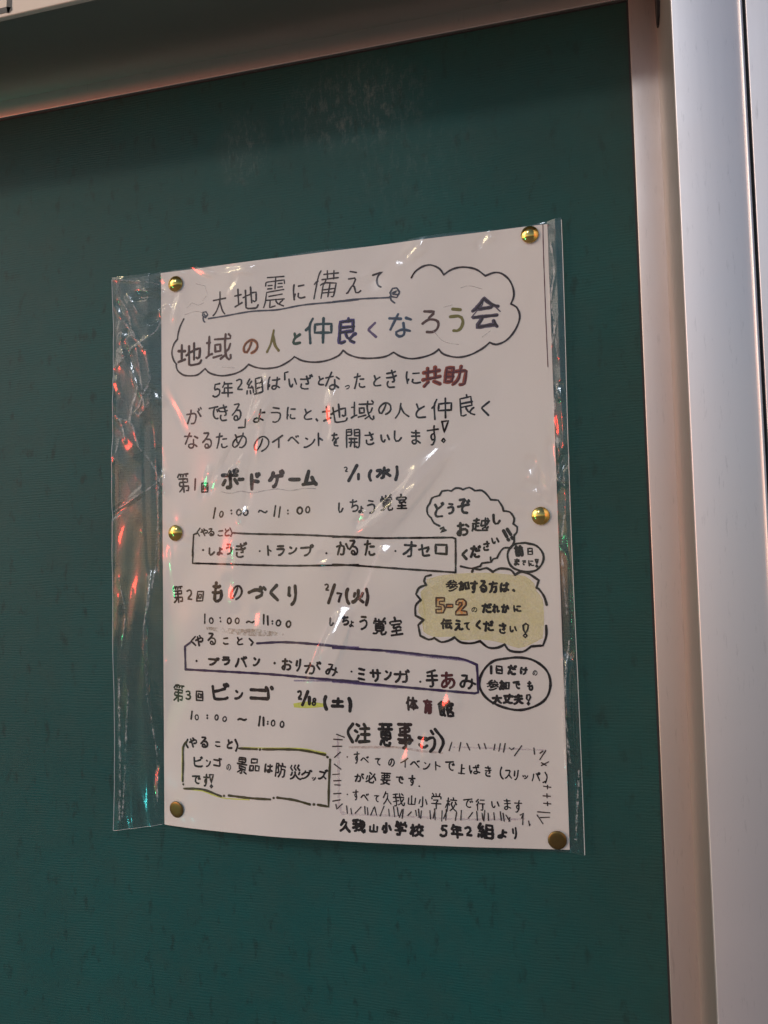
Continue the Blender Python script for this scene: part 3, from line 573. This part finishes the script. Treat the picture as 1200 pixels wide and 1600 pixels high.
FILM_GLINTS = [
    (9.1, 221.0, -63, 13.6, 1.3, 'r'),
    (51.2, 204.3, 54, 17.9, 1.6, 'r'),
    (56.5, 214.5, 67, 15.4, 1.6, 'r'),
    (55.3, 191.4, 78, 17.0, 1.0, 'r'),
    (96.6, 211.0, -101, 11.0, 1.3, 'r'),
    (210.8, 198.2, -90, 15.4, 2.3, 'r'),
    (0.3, 293.1, -71, 5.9, 1.3, 'r'),
    (20.1, 296.5, -20, 10.7, 1.0, 'r'),
    (-1.0, 273.4, 31, 6.0, 1.0, 'r'),
    (-20.5, 170.8, 35, 13.2, 1.0, 'r'),
    (-3.1, 77.9, 63, 7.7, 1.0, 'r'),
    (-3.3, 24.1, -85, 16.7, 1.0, 'r'),
    (41.1, 121.7, -72, 7.0, 1.3, 'r'),
    (56.5, 107.0, -83, 5.9, 1.3, 'r'),
    (-26.9, 234.7, -82, 5.5, 1.0, 'r'),
    (140.9, 46.3, -87, 9.1, 1.9, 'r'),
    (153.6, 68.5, -57, 5.4, 2.3, 'r'),
    (133.0, 43.7, -77, 8.0, 2.6, 'r'),
    (211.2, 198.2, -89, 6.2, 1.6, 'r'),
    (209.4, 185.2, -85, 4.7, 1.3, 'r'),
    (26.8, 180.0, 68, 8.3, 1.3, 'g'),
    (31.8, 178.0, 48, 5.7, 1.0, 'g'),
    (204.1, 169.3, -85, 9.3, 1.6, 'g'),
    (42.4, 141.0, 76, 6.2, 1.0, 'g'),
    (118.1, 145.1, -87, 8.0, 1.0, 'g'),
    (-6.7, 285.1, -1, 7.9, 1.6, 'c'),
    (113.7, 157.3, 42, 4.6, 1.3, 'g'),
    (5.4, 133.6, -88, 16.1, 1.0, 'g'),
    (127.0, 162.4, 46, 19.2, 2.6, 'w'),
    (125.6, 142.2, 54, 4.6, 2.6, 'w'),
    (199.5, 168.3, -33, 4.9, 1.9, 'w'),
    (198.6, 177.3, -86, 6.2, 1.6, 'w'),
    (212.4, 176.9, 69, 9.0, 1.3, 'w'),
    (212.6, 172.5, -33, 4.2, 1.3, 'w'),
    (-21.1, 263.9, 30, 3.7, 1.3, 'w'),
    (-16.2, 243.7, -71, 15.6, 1.0, 'w'),
    (-24.7, 278.3, -62, 5.2, 1.3, 'w'),
    (-2.7, 228.9, -47, 6.8, 1.3, 'w'),
    (0.6, 187.5, -78, 11.5, 1.3, 'w'),
    (49.6, 164.8, 71, 7.0, 1.3, 'w'),
    (43.2, 185.7, 60, 4.6, 1.0, 'w'),
    (213.3, 214.2, -81, 4.8, 1.3, 'w'),
    (8.9, 279.1, -93, 9.9, 1.3, 'y'),
    (46.3, 293.4, -11, 10.4, 1.6, 'y'),
    (179.4, 292.8, 29, 5.5, 1.6, 'y'),
    (205.4, 297.9, -1, 6.2, 1.3, 'w'),
    (142.8, 289.8, 31, 7.9, 1.9, 'y'),
    (43.5, 284.5, 73, 5.3, 1.3, 'y'),
    (93.5, 137.0, 71, 3.4, 2.3, 'y'),
    (-23.4, 255.6, -45, 3.9, 1.3, 'y'),
    (151.8, 187.4, 49, 40.2, 3.9, 'w'),
    (134.3, 286.7, 40, 18.0, 2.9, 'w'),
    (104.4, 112.7, 66, 34.6, 2.6, 'w'),
    (212.2, 87.6, -90, 41.7, 1.6, 'w'),
    (-4.9, 131.1, -88, 69.0, 1.9, 'w'),
]
FILM_CREASES = ['-287 2955 13 2950',
    '-235 2840 -187 2763 -159 2652 -96 2556',
    '-186 2853 -127 2757',
    '-96 2556 -155 2623 -207 2711',
    '-160 2562 -28 2639 16 2742',
    '-160 2562 -268 2464',
    '-136 2560 -116 2433 -105 2343 -90 2218',
    '-80 2544 -57 2393 -70 2341 -130 2221 -161 2195',
    '-58 2340 -58 2251 -122 2185 -161 2206',
    '-121 2345 -169 2224 -177 2153',
    '-249 2176 -189 2154 -154 2116 -123 2008 -53 1917 5 1791',
    '-269 2195 -229 2139 -210 2049',
    '-291 1664 -132 1745 -6 1827',
    '-274 1947 -250 2052',
    '-255 2951 -7 2905',
    '-253 1295 -214 1104 -234 932',
    '-78 966 -43 458 -18 125',
    '-255 760 -250 13',
    '-196 692 -217 352 -234 31',
    '-14 1792 -37 1309 -59 932',
    '-113 1553 2 1370',
    '2112 2873 2126 2745 2102 2590',
    '2131 2713 2108 2589 2128 2306',
    '2124 2182 2102 2060 2113 1874',
    '2135 1811 2096 1737 2142 1689',
    '1984 1804 1967 1666 2034 1663 2021 1817',
    '2139 1597 2114 1386 2127 1085',
    '2134 965 2108 727 2120 403',
    '2094 667 2095 373',
    '2157 375 2131 54',
    '2129 2493 2100 2371',
    '1275 2843 1446 2954 1611 2999',
    '1000 2806 1274 2826 1411 2909',
    '1584 1935 1386 1755 1218 1506',
    '1909 2324 1650 2026 1453 1815',
    '1405 2561 1430 2234 1557 2096',
    '1269 2376 1292 1920 1121 1606',
    '854 2415 814 1949 880 1616',
    '305 2922 496 2934 824 2947',
    '1129 2125 1054 1738 913 1419',
    '569 2855 419 2768 399 2595',
    '91 2858 69 2347',
    '2019 2852 1977 2507',
    '2020 1510 2026 1267 1986 966',
    '103 1477 372 1401 627 1361',
    '906 969 1567 1276 1889 1700',
    '623 646 903 497 1100 196',
    '1427 722 1452 418 1541 211',
    '179 175 551 388 835 463',
    '1724 217 1958 106']


# ------------------------------------------------------------------ the notice board (glazed case, 70 mm deep)
board = thing('notice_board', (0, 0, 0), 'deep aluminium framed notice board with dark green vinyl face behind the poster', 'notice board')
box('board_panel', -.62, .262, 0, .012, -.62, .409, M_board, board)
box('inner_frame', -.62, .2516, -.0022, .004, .4019, .4132, M_frame, board, .0005)
box('inner_frame', .2519, .2655, -.0024, .004, -.62, .4128, M_frame, board, .0005)
box('shadow_line_strip', .2510, .2521, -.0003, .004, -.62, .4014, M_rubber, board)  # black strips standing in for the shadow line between board and frame
box('shadow_line_strip', -.62, .2509, -.0003, .004, .4012, .4021, M_rubber, board)
def wall_strip(name, pts, a0, a1, axis, mat):
    """a strip of sheet metal with the section pts, swept along one axis"""
    v, f = [], []
    for a in (a0, a1):
        for p in pts: v.append((p[0], p[1], a) if axis == 'z' else (a, p[0], p[1]))
    n = len(pts)
    for k in range(n): f.append((k, (k + 1) % n, n + (k + 1) % n, n + k))
    f.append(tuple(range(n))[::-1]); f.append(tuple(range(n, 2 * n)))
    return mesh_obj(name, v, f, mat, board)
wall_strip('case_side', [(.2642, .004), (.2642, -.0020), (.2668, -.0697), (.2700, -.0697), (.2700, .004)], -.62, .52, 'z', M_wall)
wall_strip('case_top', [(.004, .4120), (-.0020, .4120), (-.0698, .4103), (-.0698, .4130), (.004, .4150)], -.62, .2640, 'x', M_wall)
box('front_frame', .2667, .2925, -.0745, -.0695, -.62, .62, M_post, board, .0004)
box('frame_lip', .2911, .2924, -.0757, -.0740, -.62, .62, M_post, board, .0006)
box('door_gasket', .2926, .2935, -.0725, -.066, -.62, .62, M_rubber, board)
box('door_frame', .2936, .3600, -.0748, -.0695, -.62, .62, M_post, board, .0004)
# dark slot in the side of the case, near the top
sv, sf = [], []
for k in range(20):
    a = 2 * math.pi * k / 20
    yy = -.0185 + .0150 * math.cos(a); zz = .4035 + .0275 * math.sin(a)
    sv.append((.2639, yy, zz)); sv.append((.2668, yy, zz))
sf = [(2 * k, 2 * k + 1, (2 * k + 3) % 40, (2 * k + 2) % 40) for k in range(20)] + [tuple(range(0, 40, 2))]
mesh_obj('rubber_plug', sv, sf, M_rubber, board)
# header panel over the board: cream, with a printed black outlined character at its lower left
hd = box('header_panel', -.62, .2664, -.0730, -.0698, .4080, .56, M_header, board, .0006)

def ribbon(pts, width, y_of, lift, verts, faces, wob=.10, cap=True):
    """a pen stroke of the given width along pts, laid on the surface y_of"""
    P = np.array(pts, float)
    seg = np.linalg.norm(np.diff(P, axis=0), axis=1)
    if seg.sum() < 1e-5:
        P = np.array([P[0], P[0] + (width * .2, 0)])
    d = np.gradient(P, axis=0)
    d /= (np.linalg.norm(d, axis=1)[:, None] + 1e-12)
    nrm = np.stack([-d[:, 1], d[:, 0]], 1)
    n = len(P)
    ph = random.random() * 6
    wdt = width * .5 * (1 + wob * np.sin(np.arange(n) * .9 + ph) + wob * .6 * np.sin(np.arange(n) * 2.3 + ph * 2))
    b = len(verts)
    L, Rr = P + nrm * wdt[:, None], P - nrm * wdt[:, None]
    for k in range(n):
        for q in (L[k], Rr[k]):
            verts.append((q[0], -(y_of(q[0], q[1]) + lift), q[1]))
    for k in range(n - 1):
        faces.append((b + 2 * k, b + 2 * k + 1, b + 2 * k + 3, b + 2 * k + 2))
    if cap:
        for e, s in ((0, -1), (n - 1, 1)):
            i0 = len(verts)
            for a in (-50, 0, 50):
                q = P[e] + wdt[e] * (d[e] * s * math.cos(RAD(a)) + nrm[e] * math.sin(RAD(a)))
                verts.append((q[0], -(y_of(q[0], q[1]) + lift), q[1]))
            l, r = b + 2 * e, b + 2 * e + 1
            faces.append((r, i0, i0 + 1, i0 + 2, l) if s > 0 else (l, i0 + 2, i0 + 1, i0, r))
def smooth_path(P, step, corner=62):
    """Catmull-Rom through P, kept sharp where the direction turns by more than corner degrees"""
    P = [np.array(p, float) for p in P]
    n = len(P)
    if n == 2:
        k = max(2, int(np.linalg.norm(P[1] - P[0]) / step) + 1)
        return [P[0] + (P[1] - P[0]) * t for t in np.linspace(0, 1, k)]
    sharp = [True] + [False] * (n - 2) + [True]
    for k in range(1, n - 1):
        a, b = P[k] - P[k - 1], P[k + 1] - P[k]
        c = a @ b / (np.linalg.norm(a) * np.linalg.norm(b) + 1e-12)
        sharp[k] = c < math.cos(RAD(corner))
    out = [P[0]]
    for k in range(n - 1):
        p1, p2 = P[k], P[k + 1]
        p0 = 2 * p1 - p2 if sharp[k] else P[k - 1]
        p3 = 2 * p2 - p1 if sharp[k + 1] else P[k + 2]
        m = max(1, int(np.linalg.norm(p2 - p1) / step + .5))
        for t in np.linspace(0, 1, m + 1)[1:]:
            out.append(.5 * ((2 * p1) + (-p0 + p2) * t + (2 * p0 - 5 * p1 + 4 * p2 - p3) * t * t + (-p0 + 3 * p1 - 3 * p2 + p3) * t ** 3))
    return out

hv, hf = [], []
flat = lambda x, z: .0731
for k, st in enumerate([[(-.080, .4170), (-.0535, .4168), (-.0515, .4185), (-.0515, .45), (-.080, .45)],]):
    ribbon(smooth_path(st, .001), .0030, flat, .0001, hv, hf, 0)
for st in [[(-.075, .4235), (-.066, .4225), (-.0645, .446)], [(-.060, .4230), (-.0655, .4300), (-.058, .4310)], [(-.074, .430), (-.068, .430)], [(-.058, .440), (-.071, .440)]]:
    ribbon(smooth_path(st, .001), .0017, flat, .0002, hv, hf, 0)
hv = [(q[0] + .0103, q[1], q[2] - .0056) for q in hv]
mesh_obj('printed_character', hv, hf, M_print, board)

# ------------------------------------------------------------------ the poster
PW, PH = .210, .297
def paper_h(x, z):
    u = min(max(x / PW, 0), 1); v = max(z, 0) / PH
    return .0008 + .0085 * math.sin(math.pi * u ** .8) * math.exp(-v / .22) + .0022 * math.sin(math.pi * u) * math.sin(math.pi * min(v, 1)) + math.sin(math.pi * u) * (.0005 + .0004 * math.sin(x * 62 + z * 21 + 1) * math.sin(z * 38 - x * 9) + .00022 * math.sin(x * 120 - z * 75 + 2 * math.sin(z * 20)))
def paper_h_np(x, z):
    u = np.clip(x / PW, 0, 1); v = np.maximum(z, 0) / PH
    return .0008 + .0085 * np.sin(np.pi * u ** .8) * np.exp(-v / .22) + .0022 * np.sin(np.pi * u) * np.sin(np.pi * np.minimum(v, 1)) + np.sin(np.pi * u) * (.0005 + .0004 * np.sin(x * 62 + z * 21 + 1) * np.sin(z * 38 - x * 9) + .00022 * np.sin(x * 120 - z * 75 + 2 * np.sin(z * 20)))
poster = thing('poster', (0, 0, 0), 'white handwritten Japanese event poster with coloured title letters inside a drawn cloud', 'poster')
U, V = np.meshgrid(np.linspace(0, 1, 181), np.linspace(0, 1, 241))
Xp = U * PW; Zp = V * PH
grid_obj('paper_sheet', Xp, -paper_h_np(Xp, Zp), Zp, M_paper, poster)

def jitter_glyph(stroke_list, w, h):
    """a skeleton glyph loosened into handwriting"""
    rot = random.gauss(0, .035); shear = random.gauss(0, .05)
    a1, a2, p1, p2 = random.gauss(0, .022), random.gauss(0, .022), random.random() * 6, random.random() * 6
    res = []
    for s in stroke_list:
        ox, oz = random.gauss(0, .011), random.gauss(0, .011)
        r = random.gauss(0, .03)
        cx = sum(p[0] for p in s) / len(s) / 99; cz = sum(p[1] for p in s) / len(s) / 99
        q = []
        for px, pz in s:
            x, z = px / 99, pz / 99
            dx, dz = x - cx, z - cz
            x, z = cx + dx - dz * r + ox, cz + dz + dx * r + oz
            x += a1 * math.sin(4 * z + p1); z += a2 * math.sin(4 * x + p2)
            X, Z = (x - .5) * w, (z - .5) * h
            X += shear * Z
            q.append((X - Z * rot, Z + X * rot))
        res.append(q)
    return res
GL = {k: [[(float(a), float(b)) for a, b in zip(s.split()[::2], s.split()[1::2])] for s in v.split('|')] for k, v in GLYPHS.items()}
DOUBLE = {'brown': 'brownblack', 'orange': 'brown', 'violet': 'k', 'greyviolet': 'brownblack', 'red': 'darkred', 'ochre': 'olive', 'blue': 'slate'}
for name, ink, pen, items in INK_LINES:
    v, f, v2, f2 = [], [], [], []
    for it in items.split(';'):
        ch, x, z, w, h = it.split()
        x, z, w, h = (float(q) * 1e-4 for q in (x, z, w, h))
        pw = pen * 1e-3 * 1.32
        w = max(w - pw * .8, w * .3); h = max(h - pw * .8, h * .3)
        dense = len(GL[ch]) > 9
        if ch not in '1/:・ー、～しくー（）()〈〉「」': pw = min(pw, (.19 if dense or ch in 'のめあぬむみ' else (.42 if 'date' in name else .36)) * math.sqrt(w * h))
        for k, s in enumerate(jitter_glyph(GL[ch], w, h)):
            P = [(x + a, z + b) for a, b in s]
            lift = .00008 + (k % 14) * .000004
            path = smooth_path(P, .0012)
            ribbon(path, pw * (.82 if dense else 1) * random.uniform(.88, 1.08), paper_h, lift, v, f)
            if ink in DOUBLE:
                o = pw * .22
                ribbon([(a + o * random.uniform(.3, 1), b + o * random.uniform(-.6, .3)) for a, b in path], pw * .42, paper_h, lift + .00007, v2, f2)
    mesh_obj(name, v, f, M_ink[ink], poster)
    if v2: mesh_obj(name + '_outline', v2, f2, M_ink[DOUBLE[ink]], poster)
SHARP = ('numeral_outline', 'title_shadow', 'notice_dashes')
for name, ink, pen, strokes in INK_OUTLINES:
    v, f = [], []
    per = {'exclamation_mark': 2, 'pencil_sketch': 1}.get(name, 999)
    for k, s in enumerate(strokes):
        if k and k % per == 0:
            mesh_obj(name, v, f, M_ink[ink], poster); v, f = [], []
        t = [float(q) * 1e-4 for q in s.split()]
        P = list(zip(t[::2], t[1::2]))
        ribbon(smooth_path(P, .0014, 5 if name in SHARP else 50), pen * 1.12e-3, paper_h, .00014 + (k % 14) * .000004, v, f, .12)
    mesh_obj(name, v, f, M_ink[ink], poster)
import bmesh
for name, ink, polys in INK_FILLS:
    bm = bmesh.new()
    for s in polys:
        t = [float(q) * 1e-4 for q in s.split()]
        P = smooth_path(list(zip(t[::2], t[1::2])), .003, 40)
        vs_ = [bm.verts.new((q[0], 0, q[1])) for q in P]
        try: bm.faces.new(vs_)
        except ValueError: pass
    bmesh.ops.triangulate(bm, faces=bm.faces[:])
    for _ in range(3):
        long = [e for e in bm.edges if e.calc_length() > .004]
        if long: bmesh.ops.subdivide_edges(bm, edges=long, cuts=1); bmesh.ops.triangulate(bm, faces=[q for q in bm.faces if len(q.verts) > 3])
    for q in bm.verts: q.co.y = -(paper_h(q.co.x, q.co.z) + .00004)
    me = bpy.data.meshes.new(name); bm.to_mesh(me); bm.free()
    me.materials.append(M_ink[ink])
    o = bpy.data.objects.new(name, me); COL.objects.link(o); o.parent = poster

# ------------------------------------------------------------------ the clear plastic sleeve round the poster
sleeve = thing('plastic_sleeve', (0, 0, 0), 'wrinkled clear plastic sleeve over the poster, its empty margin spare at the left', 'plastic sleeve')
PINS = [(.0091, .2898), (.0083, .1536), (.0086, .0088), (.2015, .2926), (.2021, .1553), (.2046, .0044)]
X0, X1 = -.0290, .2166
def film_bottom(x): return np.where(x < 0, -.0042 + (x - X0) / -X0 * .0046, .0004 - (x / X1) * .0016)
def film_top(x): return .2972 + .0007 * np.clip(x / X1, 0, 1) + .0006 * np.sin(x * 90)
def seg_dist(X, Z, a, b):
    d = np.array(b) - np.array(a); L = d @ d + 1e-12
    t = np.clip(((X - a[0]) * d[0] + (Z - a[1]) * d[1]) / L, 0, 1)
    return np.hypot(X - a[0] - t * d[0], Z - a[1] - t * d[1])
rng = np.random.default_rng(11)
def film_height(X, Z, front=True):
    base = paper_h_np(X, Z)
    left = np.clip(-X / .006, 0, 1); right = np.clip((X - PW) / .004, 0, 1)
    margin = np.maximum(left, right)
    base = base * (1 - margin) + .0022 * margin
    w = np.zeros_like(X)
    if not front:
        return .0004 + .0003 * np.sin(Z * 90 + X * 130)
    # long slack undulations
    for k in range(8):
        a = rng.uniform(-.7, .7); wl_ = rng.uniform(.022, .075)
        w += .000085 * (wl_ / .03) * np.sin(2 * np.pi * (X * math.cos(a) + Z * math.sin(a)) / wl_ + rng.uniform(0, 6))
    # crumples in the margins and towards the upper left
    crumple = left * (.35 + .65 / (1 + np.exp(-(Z - .185) / .012))) + right * .7
    for k in range(7):
        a = rng.uniform(-1.3, 1.3); wl_ = rng.uniform(.011, .030)
        ph = 2 * np.pi * (X * math.cos(a) + Z * math.sin(a)) / wl_ + rng.uniform(0, 6) + 1.5 * np.sin(X * 110 + Z * 60 + k)
        tri = np.abs((ph / (2 * np.pi)) % 1 - .5) * 2
        w += crumple * .00017 * (wl_ / .012) * (tri ** 1.2)
    stripes = left * np.clip((.17 - Z) / .05, 0, 1) + right * .6
    w += stripes * .0004 * np.sin(X * 300 + 1.5 * np.sin(Z * 28)) ** 2
    # traced creases
    for k, s in enumerate(FILM_CREASES):
        t = [float(q) * 1e-4 for q in s.split()]
        P = list(zip(t[::2], t[1::2]))
        P = smooth_path(P, .006)
        D = None
        for a, b in zip(P[:-1], P[1:]):
            dd = seg_dist(X, Z, a, b)
            D = dd if D is None else np.minimum(D, dd)
        onp = P[len(P) // 2][0] > .0 and P[len(P) // 2][0] < .205
        amp, wd = (.00014, .0022) if onp else (.00030, .0009)
        w += amp * np.exp(-np.sqrt(D * D + (.00025) ** 2) / wd)
    # folds that each catch one of the street's lamps
    gx, gz = (X1 - X0) / (X.shape[1] - 1), .3015 / (X.shape[0] - 1)
    for x, z, ang, L, wd, lamp in FILM_GLINTS:
        P = Vector((x * 1e-3, -.002, z * 1e-3))
        v1 = (CAM - P).normalized(); v2 = (LAMPS[lamp] - P).normalized()
        hn = (v1 + v2).normalized()
        ci = int(np.clip((P.x - X0) / gx, 3, X.shape[1] - 4)); ri = int(np.clip((P.z + .004) / gz, 3, X.shape[0] - 4))
        cur = base + w
        ex = (cur[ri, ci + 2] - cur[ri, ci - 2]) / (X[ri, ci + 2] - X[ri, ci - 2]); ez = (cur[ri + 2, ci] - cur[ri - 2, ci]) / (Z[ri + 2, ci] - Z[ri - 2, ci])
        tx, tz = hn.x / -hn.y + ex, hn.z / -hn.y + ez     # slope of the film that mirrors the lamp to the viewer
        e = (math.cos(RAD(ang)), math.sin(RAD(ang)))
        dx, dz = X - P.x, Z - P.z
        s = dx * e[0] + dz * e[1]; q = -dx * e[1] + dz * e[0]
        sl, sw = L * 1e-3 * (1.05 if lamp == 'r' else .9), max(wd * 1e-3 * (2.2 if lamp == 'r' else 1.5), .0017)
        # film normal is (-dh/dx, -1, -dh/dz) for height h towards the viewer: slopes are negated
        w += -(tx * dx + tz * dz) * np.exp(-(s / sl) ** 4 - (q / sw) ** 4)
    # small puckers round the pins
    for px, pz in PINS:
        rr = np.hypot(X - px, Z - pz); th = np.arctan2(Z - pz, X - px)
        w += .00014 * np.cos(5 * th + px * 90 + pz * 40) * np.exp(-((rr - .0085) / .0042) ** 2)
    # the pins press the film down
    press = np.ones_like(X)
    for px, pz in PINS:
        press *= 1 - np.exp(-((X - px) ** 2 + (Z - pz) ** 2) / (2 * .0050 ** 2))
    w = w * press
    w = w + .00055
    w = np.where(w < .0003, .0003 - .0002 * np.tanh((.0003 - w) / .0002), w)
    return base + w
U, V = np.meshgrid(np.linspace(0, 1, 600), np.linspace(0, 1, 720))
Xf = X0 + U * (X1 - X0)
Xf = Xf + .0006 * np.sin(V * 9) * (1 - U) + .0004 * np.sin(V * 7 + 1) * U
zb, zt = film_bottom(Xf), film_top(Xf)
Zf = zb + V * (zt - zb)
Hf = film_height(Xf, Zf)
front_film = grid_obj('front_film', Xf, -Hf, Zf, M_film, sleeve)
U, V = np.meshgrid(np.linspace(0, 1, 60), np.linspace(0, 1, 70))
Xb = X0 + U * (X1 - X0); Xb = Xb + .0006 * np.sin(V * 9) * (1 - U) + .0004 * np.sin(V * 7 + 1) * U
zb, zt = film_bottom(Xb), film_top(Xb); Zb = zb + V * (zt - zb)
grid_obj('back_film', Xb, -film_height(Xb, Zb, False), Zb, M_backfilm, sleeve)
# stress-whitened crease lines in the plastic
v, f = [], []
def film_y(x, z):
    c = min(max(int((x - X0) / (X1 - X0) * 599), 0), 599); r_ = min(max(int((z + .002) / .2995 * 719), 0), 719)
    return Hf[max(r_ - 1, 0):r_ + 2, max(c - 1, 0):c + 2].max()
for k, s in enumerate(FILM_CREASES):
    q = [float(a) * 1e-4 for a in s.split()]
    P = list(zip(q[::2], q[1::2]))
    m = P[len(P) // 2][0]
    if 0 < m < .205: continue
    v, f = [], []
    ribbon(smooth_path(P, .0012), random.uniform(.0005, .0011), film_y, .00012 + k * .000003, v, f, .35, False)
    mesh_obj('crease_line', v, f, M_crease, sleeve)
# welded edges: thin bright beads along the left and the right, a turned hem along the bottom left
def bead(name, cols, rad):
    v, f = [], []
    n = 6
    for k, p in enumerate(cols):
        for j in range(n):
            a = 2 * math.pi * j / n
            v.append((p[0] + rad * math.cos(a), p[1] + rad * math.sin(a), p[2]) if name != 'bottom_hem' else (p[0], p[1] + rad * math.cos(a), p[2] + rad * math.sin(a)))
    for k in range(len(cols) - 1):
        for j in range(n):
            f.append((k * n + j, k * n + (j + 1) % n, (k + 1) * n + (j + 1) % n, (k + 1) * n + j))
    return mesh_obj(name, v, f, M_seam, sleeve, True)
bead('side_seam', [(Xf[k, 0], -Hf[k, 0], Zf[k, 0]) for k in range(0, 720, 4)], .00022)
bead('side_seam', [(Xf[k, -1], -Hf[k, -1], Zf[k, -1]) for k in range(0, 720, 4)], .00020)
bead('bottom_hem', [(Xf[0, k], -Hf[0, k], Zf[0, k]) for k in range(0, 72, 3)], .00010)

# ------------------------------------------------------------------ brass thumbtacks
def tack(x, z, label, mat, dome, tilt):
    y = -(paper_h(x, z) + .0007)
    t = thing('thumbtack', (x, y, z), label, 'thumbtack', 'brass thumbtacks holding the poster')
    prof = [(0, dome), (.0010, dome * .97), (.0020, dome * .86), (.0030, dome * .62), (.0037, dome * .34), (.00415, dome * .10 + .00015), (.0043, .0001), (.0041, -.0002), (.0030, -.0001)]
    if dome < .001:
        prof = [(0, dome), (.0020, dome * .97), (.0034, dome * .88), (.0040, dome * .66), (.0043, dome * .3), (.00435, .0), (.0041, -.0003), (.0030, -.0002)]
    n = 40
    v = [(0, -prof[0][1], 0)]; f = []
    for r, hgt in prof[1:]:
        for k in range(n):
            a = 2 * math.pi * k / n
            v.append((r * math.cos(a), -hgt, r * math.sin(a)))
    for k in range(n): f.append((0, 1 + k, 1 + (k + 1) % n))
    for j in range(len(prof) - 2):
        for k in range(n):
            a, b = 1 + j * n + k, 1 + j * n + (k + 1) % n
            f.append((a, a + n, b + n, b))
    head = mesh_obj('tack_head', v, f, mat, t, True, t.location)
    head.rotation_euler = (RAD(tilt[0]), 0, RAD(tilt[1]))
    v, f = [], []
    for yy, r in ((0, .0006), (.004, .0005), (.0078, .00003)):
        for k in range(8):
            a = 2 * math.pi * k / 8
            v.append((r * math.cos(a), yy, r * math.sin(a)))
    for j in range(2):
        for k in range(8): f.append((j * 8 + k, j * 8 + (k + 1) % 8, (j + 1) * 8 + (k + 1) % 8, (j + 1) * 8 + k))
    mesh_obj('tack_needle', v, f, mat, t, True, t.location)
tack(*PINS[0], 'shiny domed brass thumbtack at the upper left corner of the poster', M_brass, .0020, (0, 0))
tack(*PINS[1], 'domed brass thumbtack with red glints halfway down the left edge', M_brass, .0017, (3, -3))
tack(*PINS[2], 'flat dull olive brass thumbtack at the lower left corner of the poster', M_brass_dull, .0007, (6, -9))
tack(*PINS[3], 'orange glinting brass thumbtack at the upper right corner of the poster', M_brass, .0019, (-2, 3))
tack(*PINS[4], 'shaded domed brass thumbtack halfway down the right edge', M_brass, .0018, (2, 4))
tack(*PINS[5], 'flat brown bronze coloured thumbtack at the lower right corner of the poster', M_brass_dull, .0007, (4, 6))

# ------------------------------------------------------------------ the pavement the board stands over (it lights the metal from below)
gv = [(-40, -60, -1.3), (40, -60, -1.3), (40, 20, -1.3), (-40, 20, -1.3)]
t_ = NT('asphalt')
g_ = t_.noise(t_.coords(), 60, 4)
M_ground = t_.finish(t_.bsdf(Base_Color=t_.mix(g_, (.24, .22, .205), (.34, .315, .295)), Roughness=.9))
tag(mesh_obj('ground', gv, [(0, 1, 2, 3)], M_ground), kind='structure')
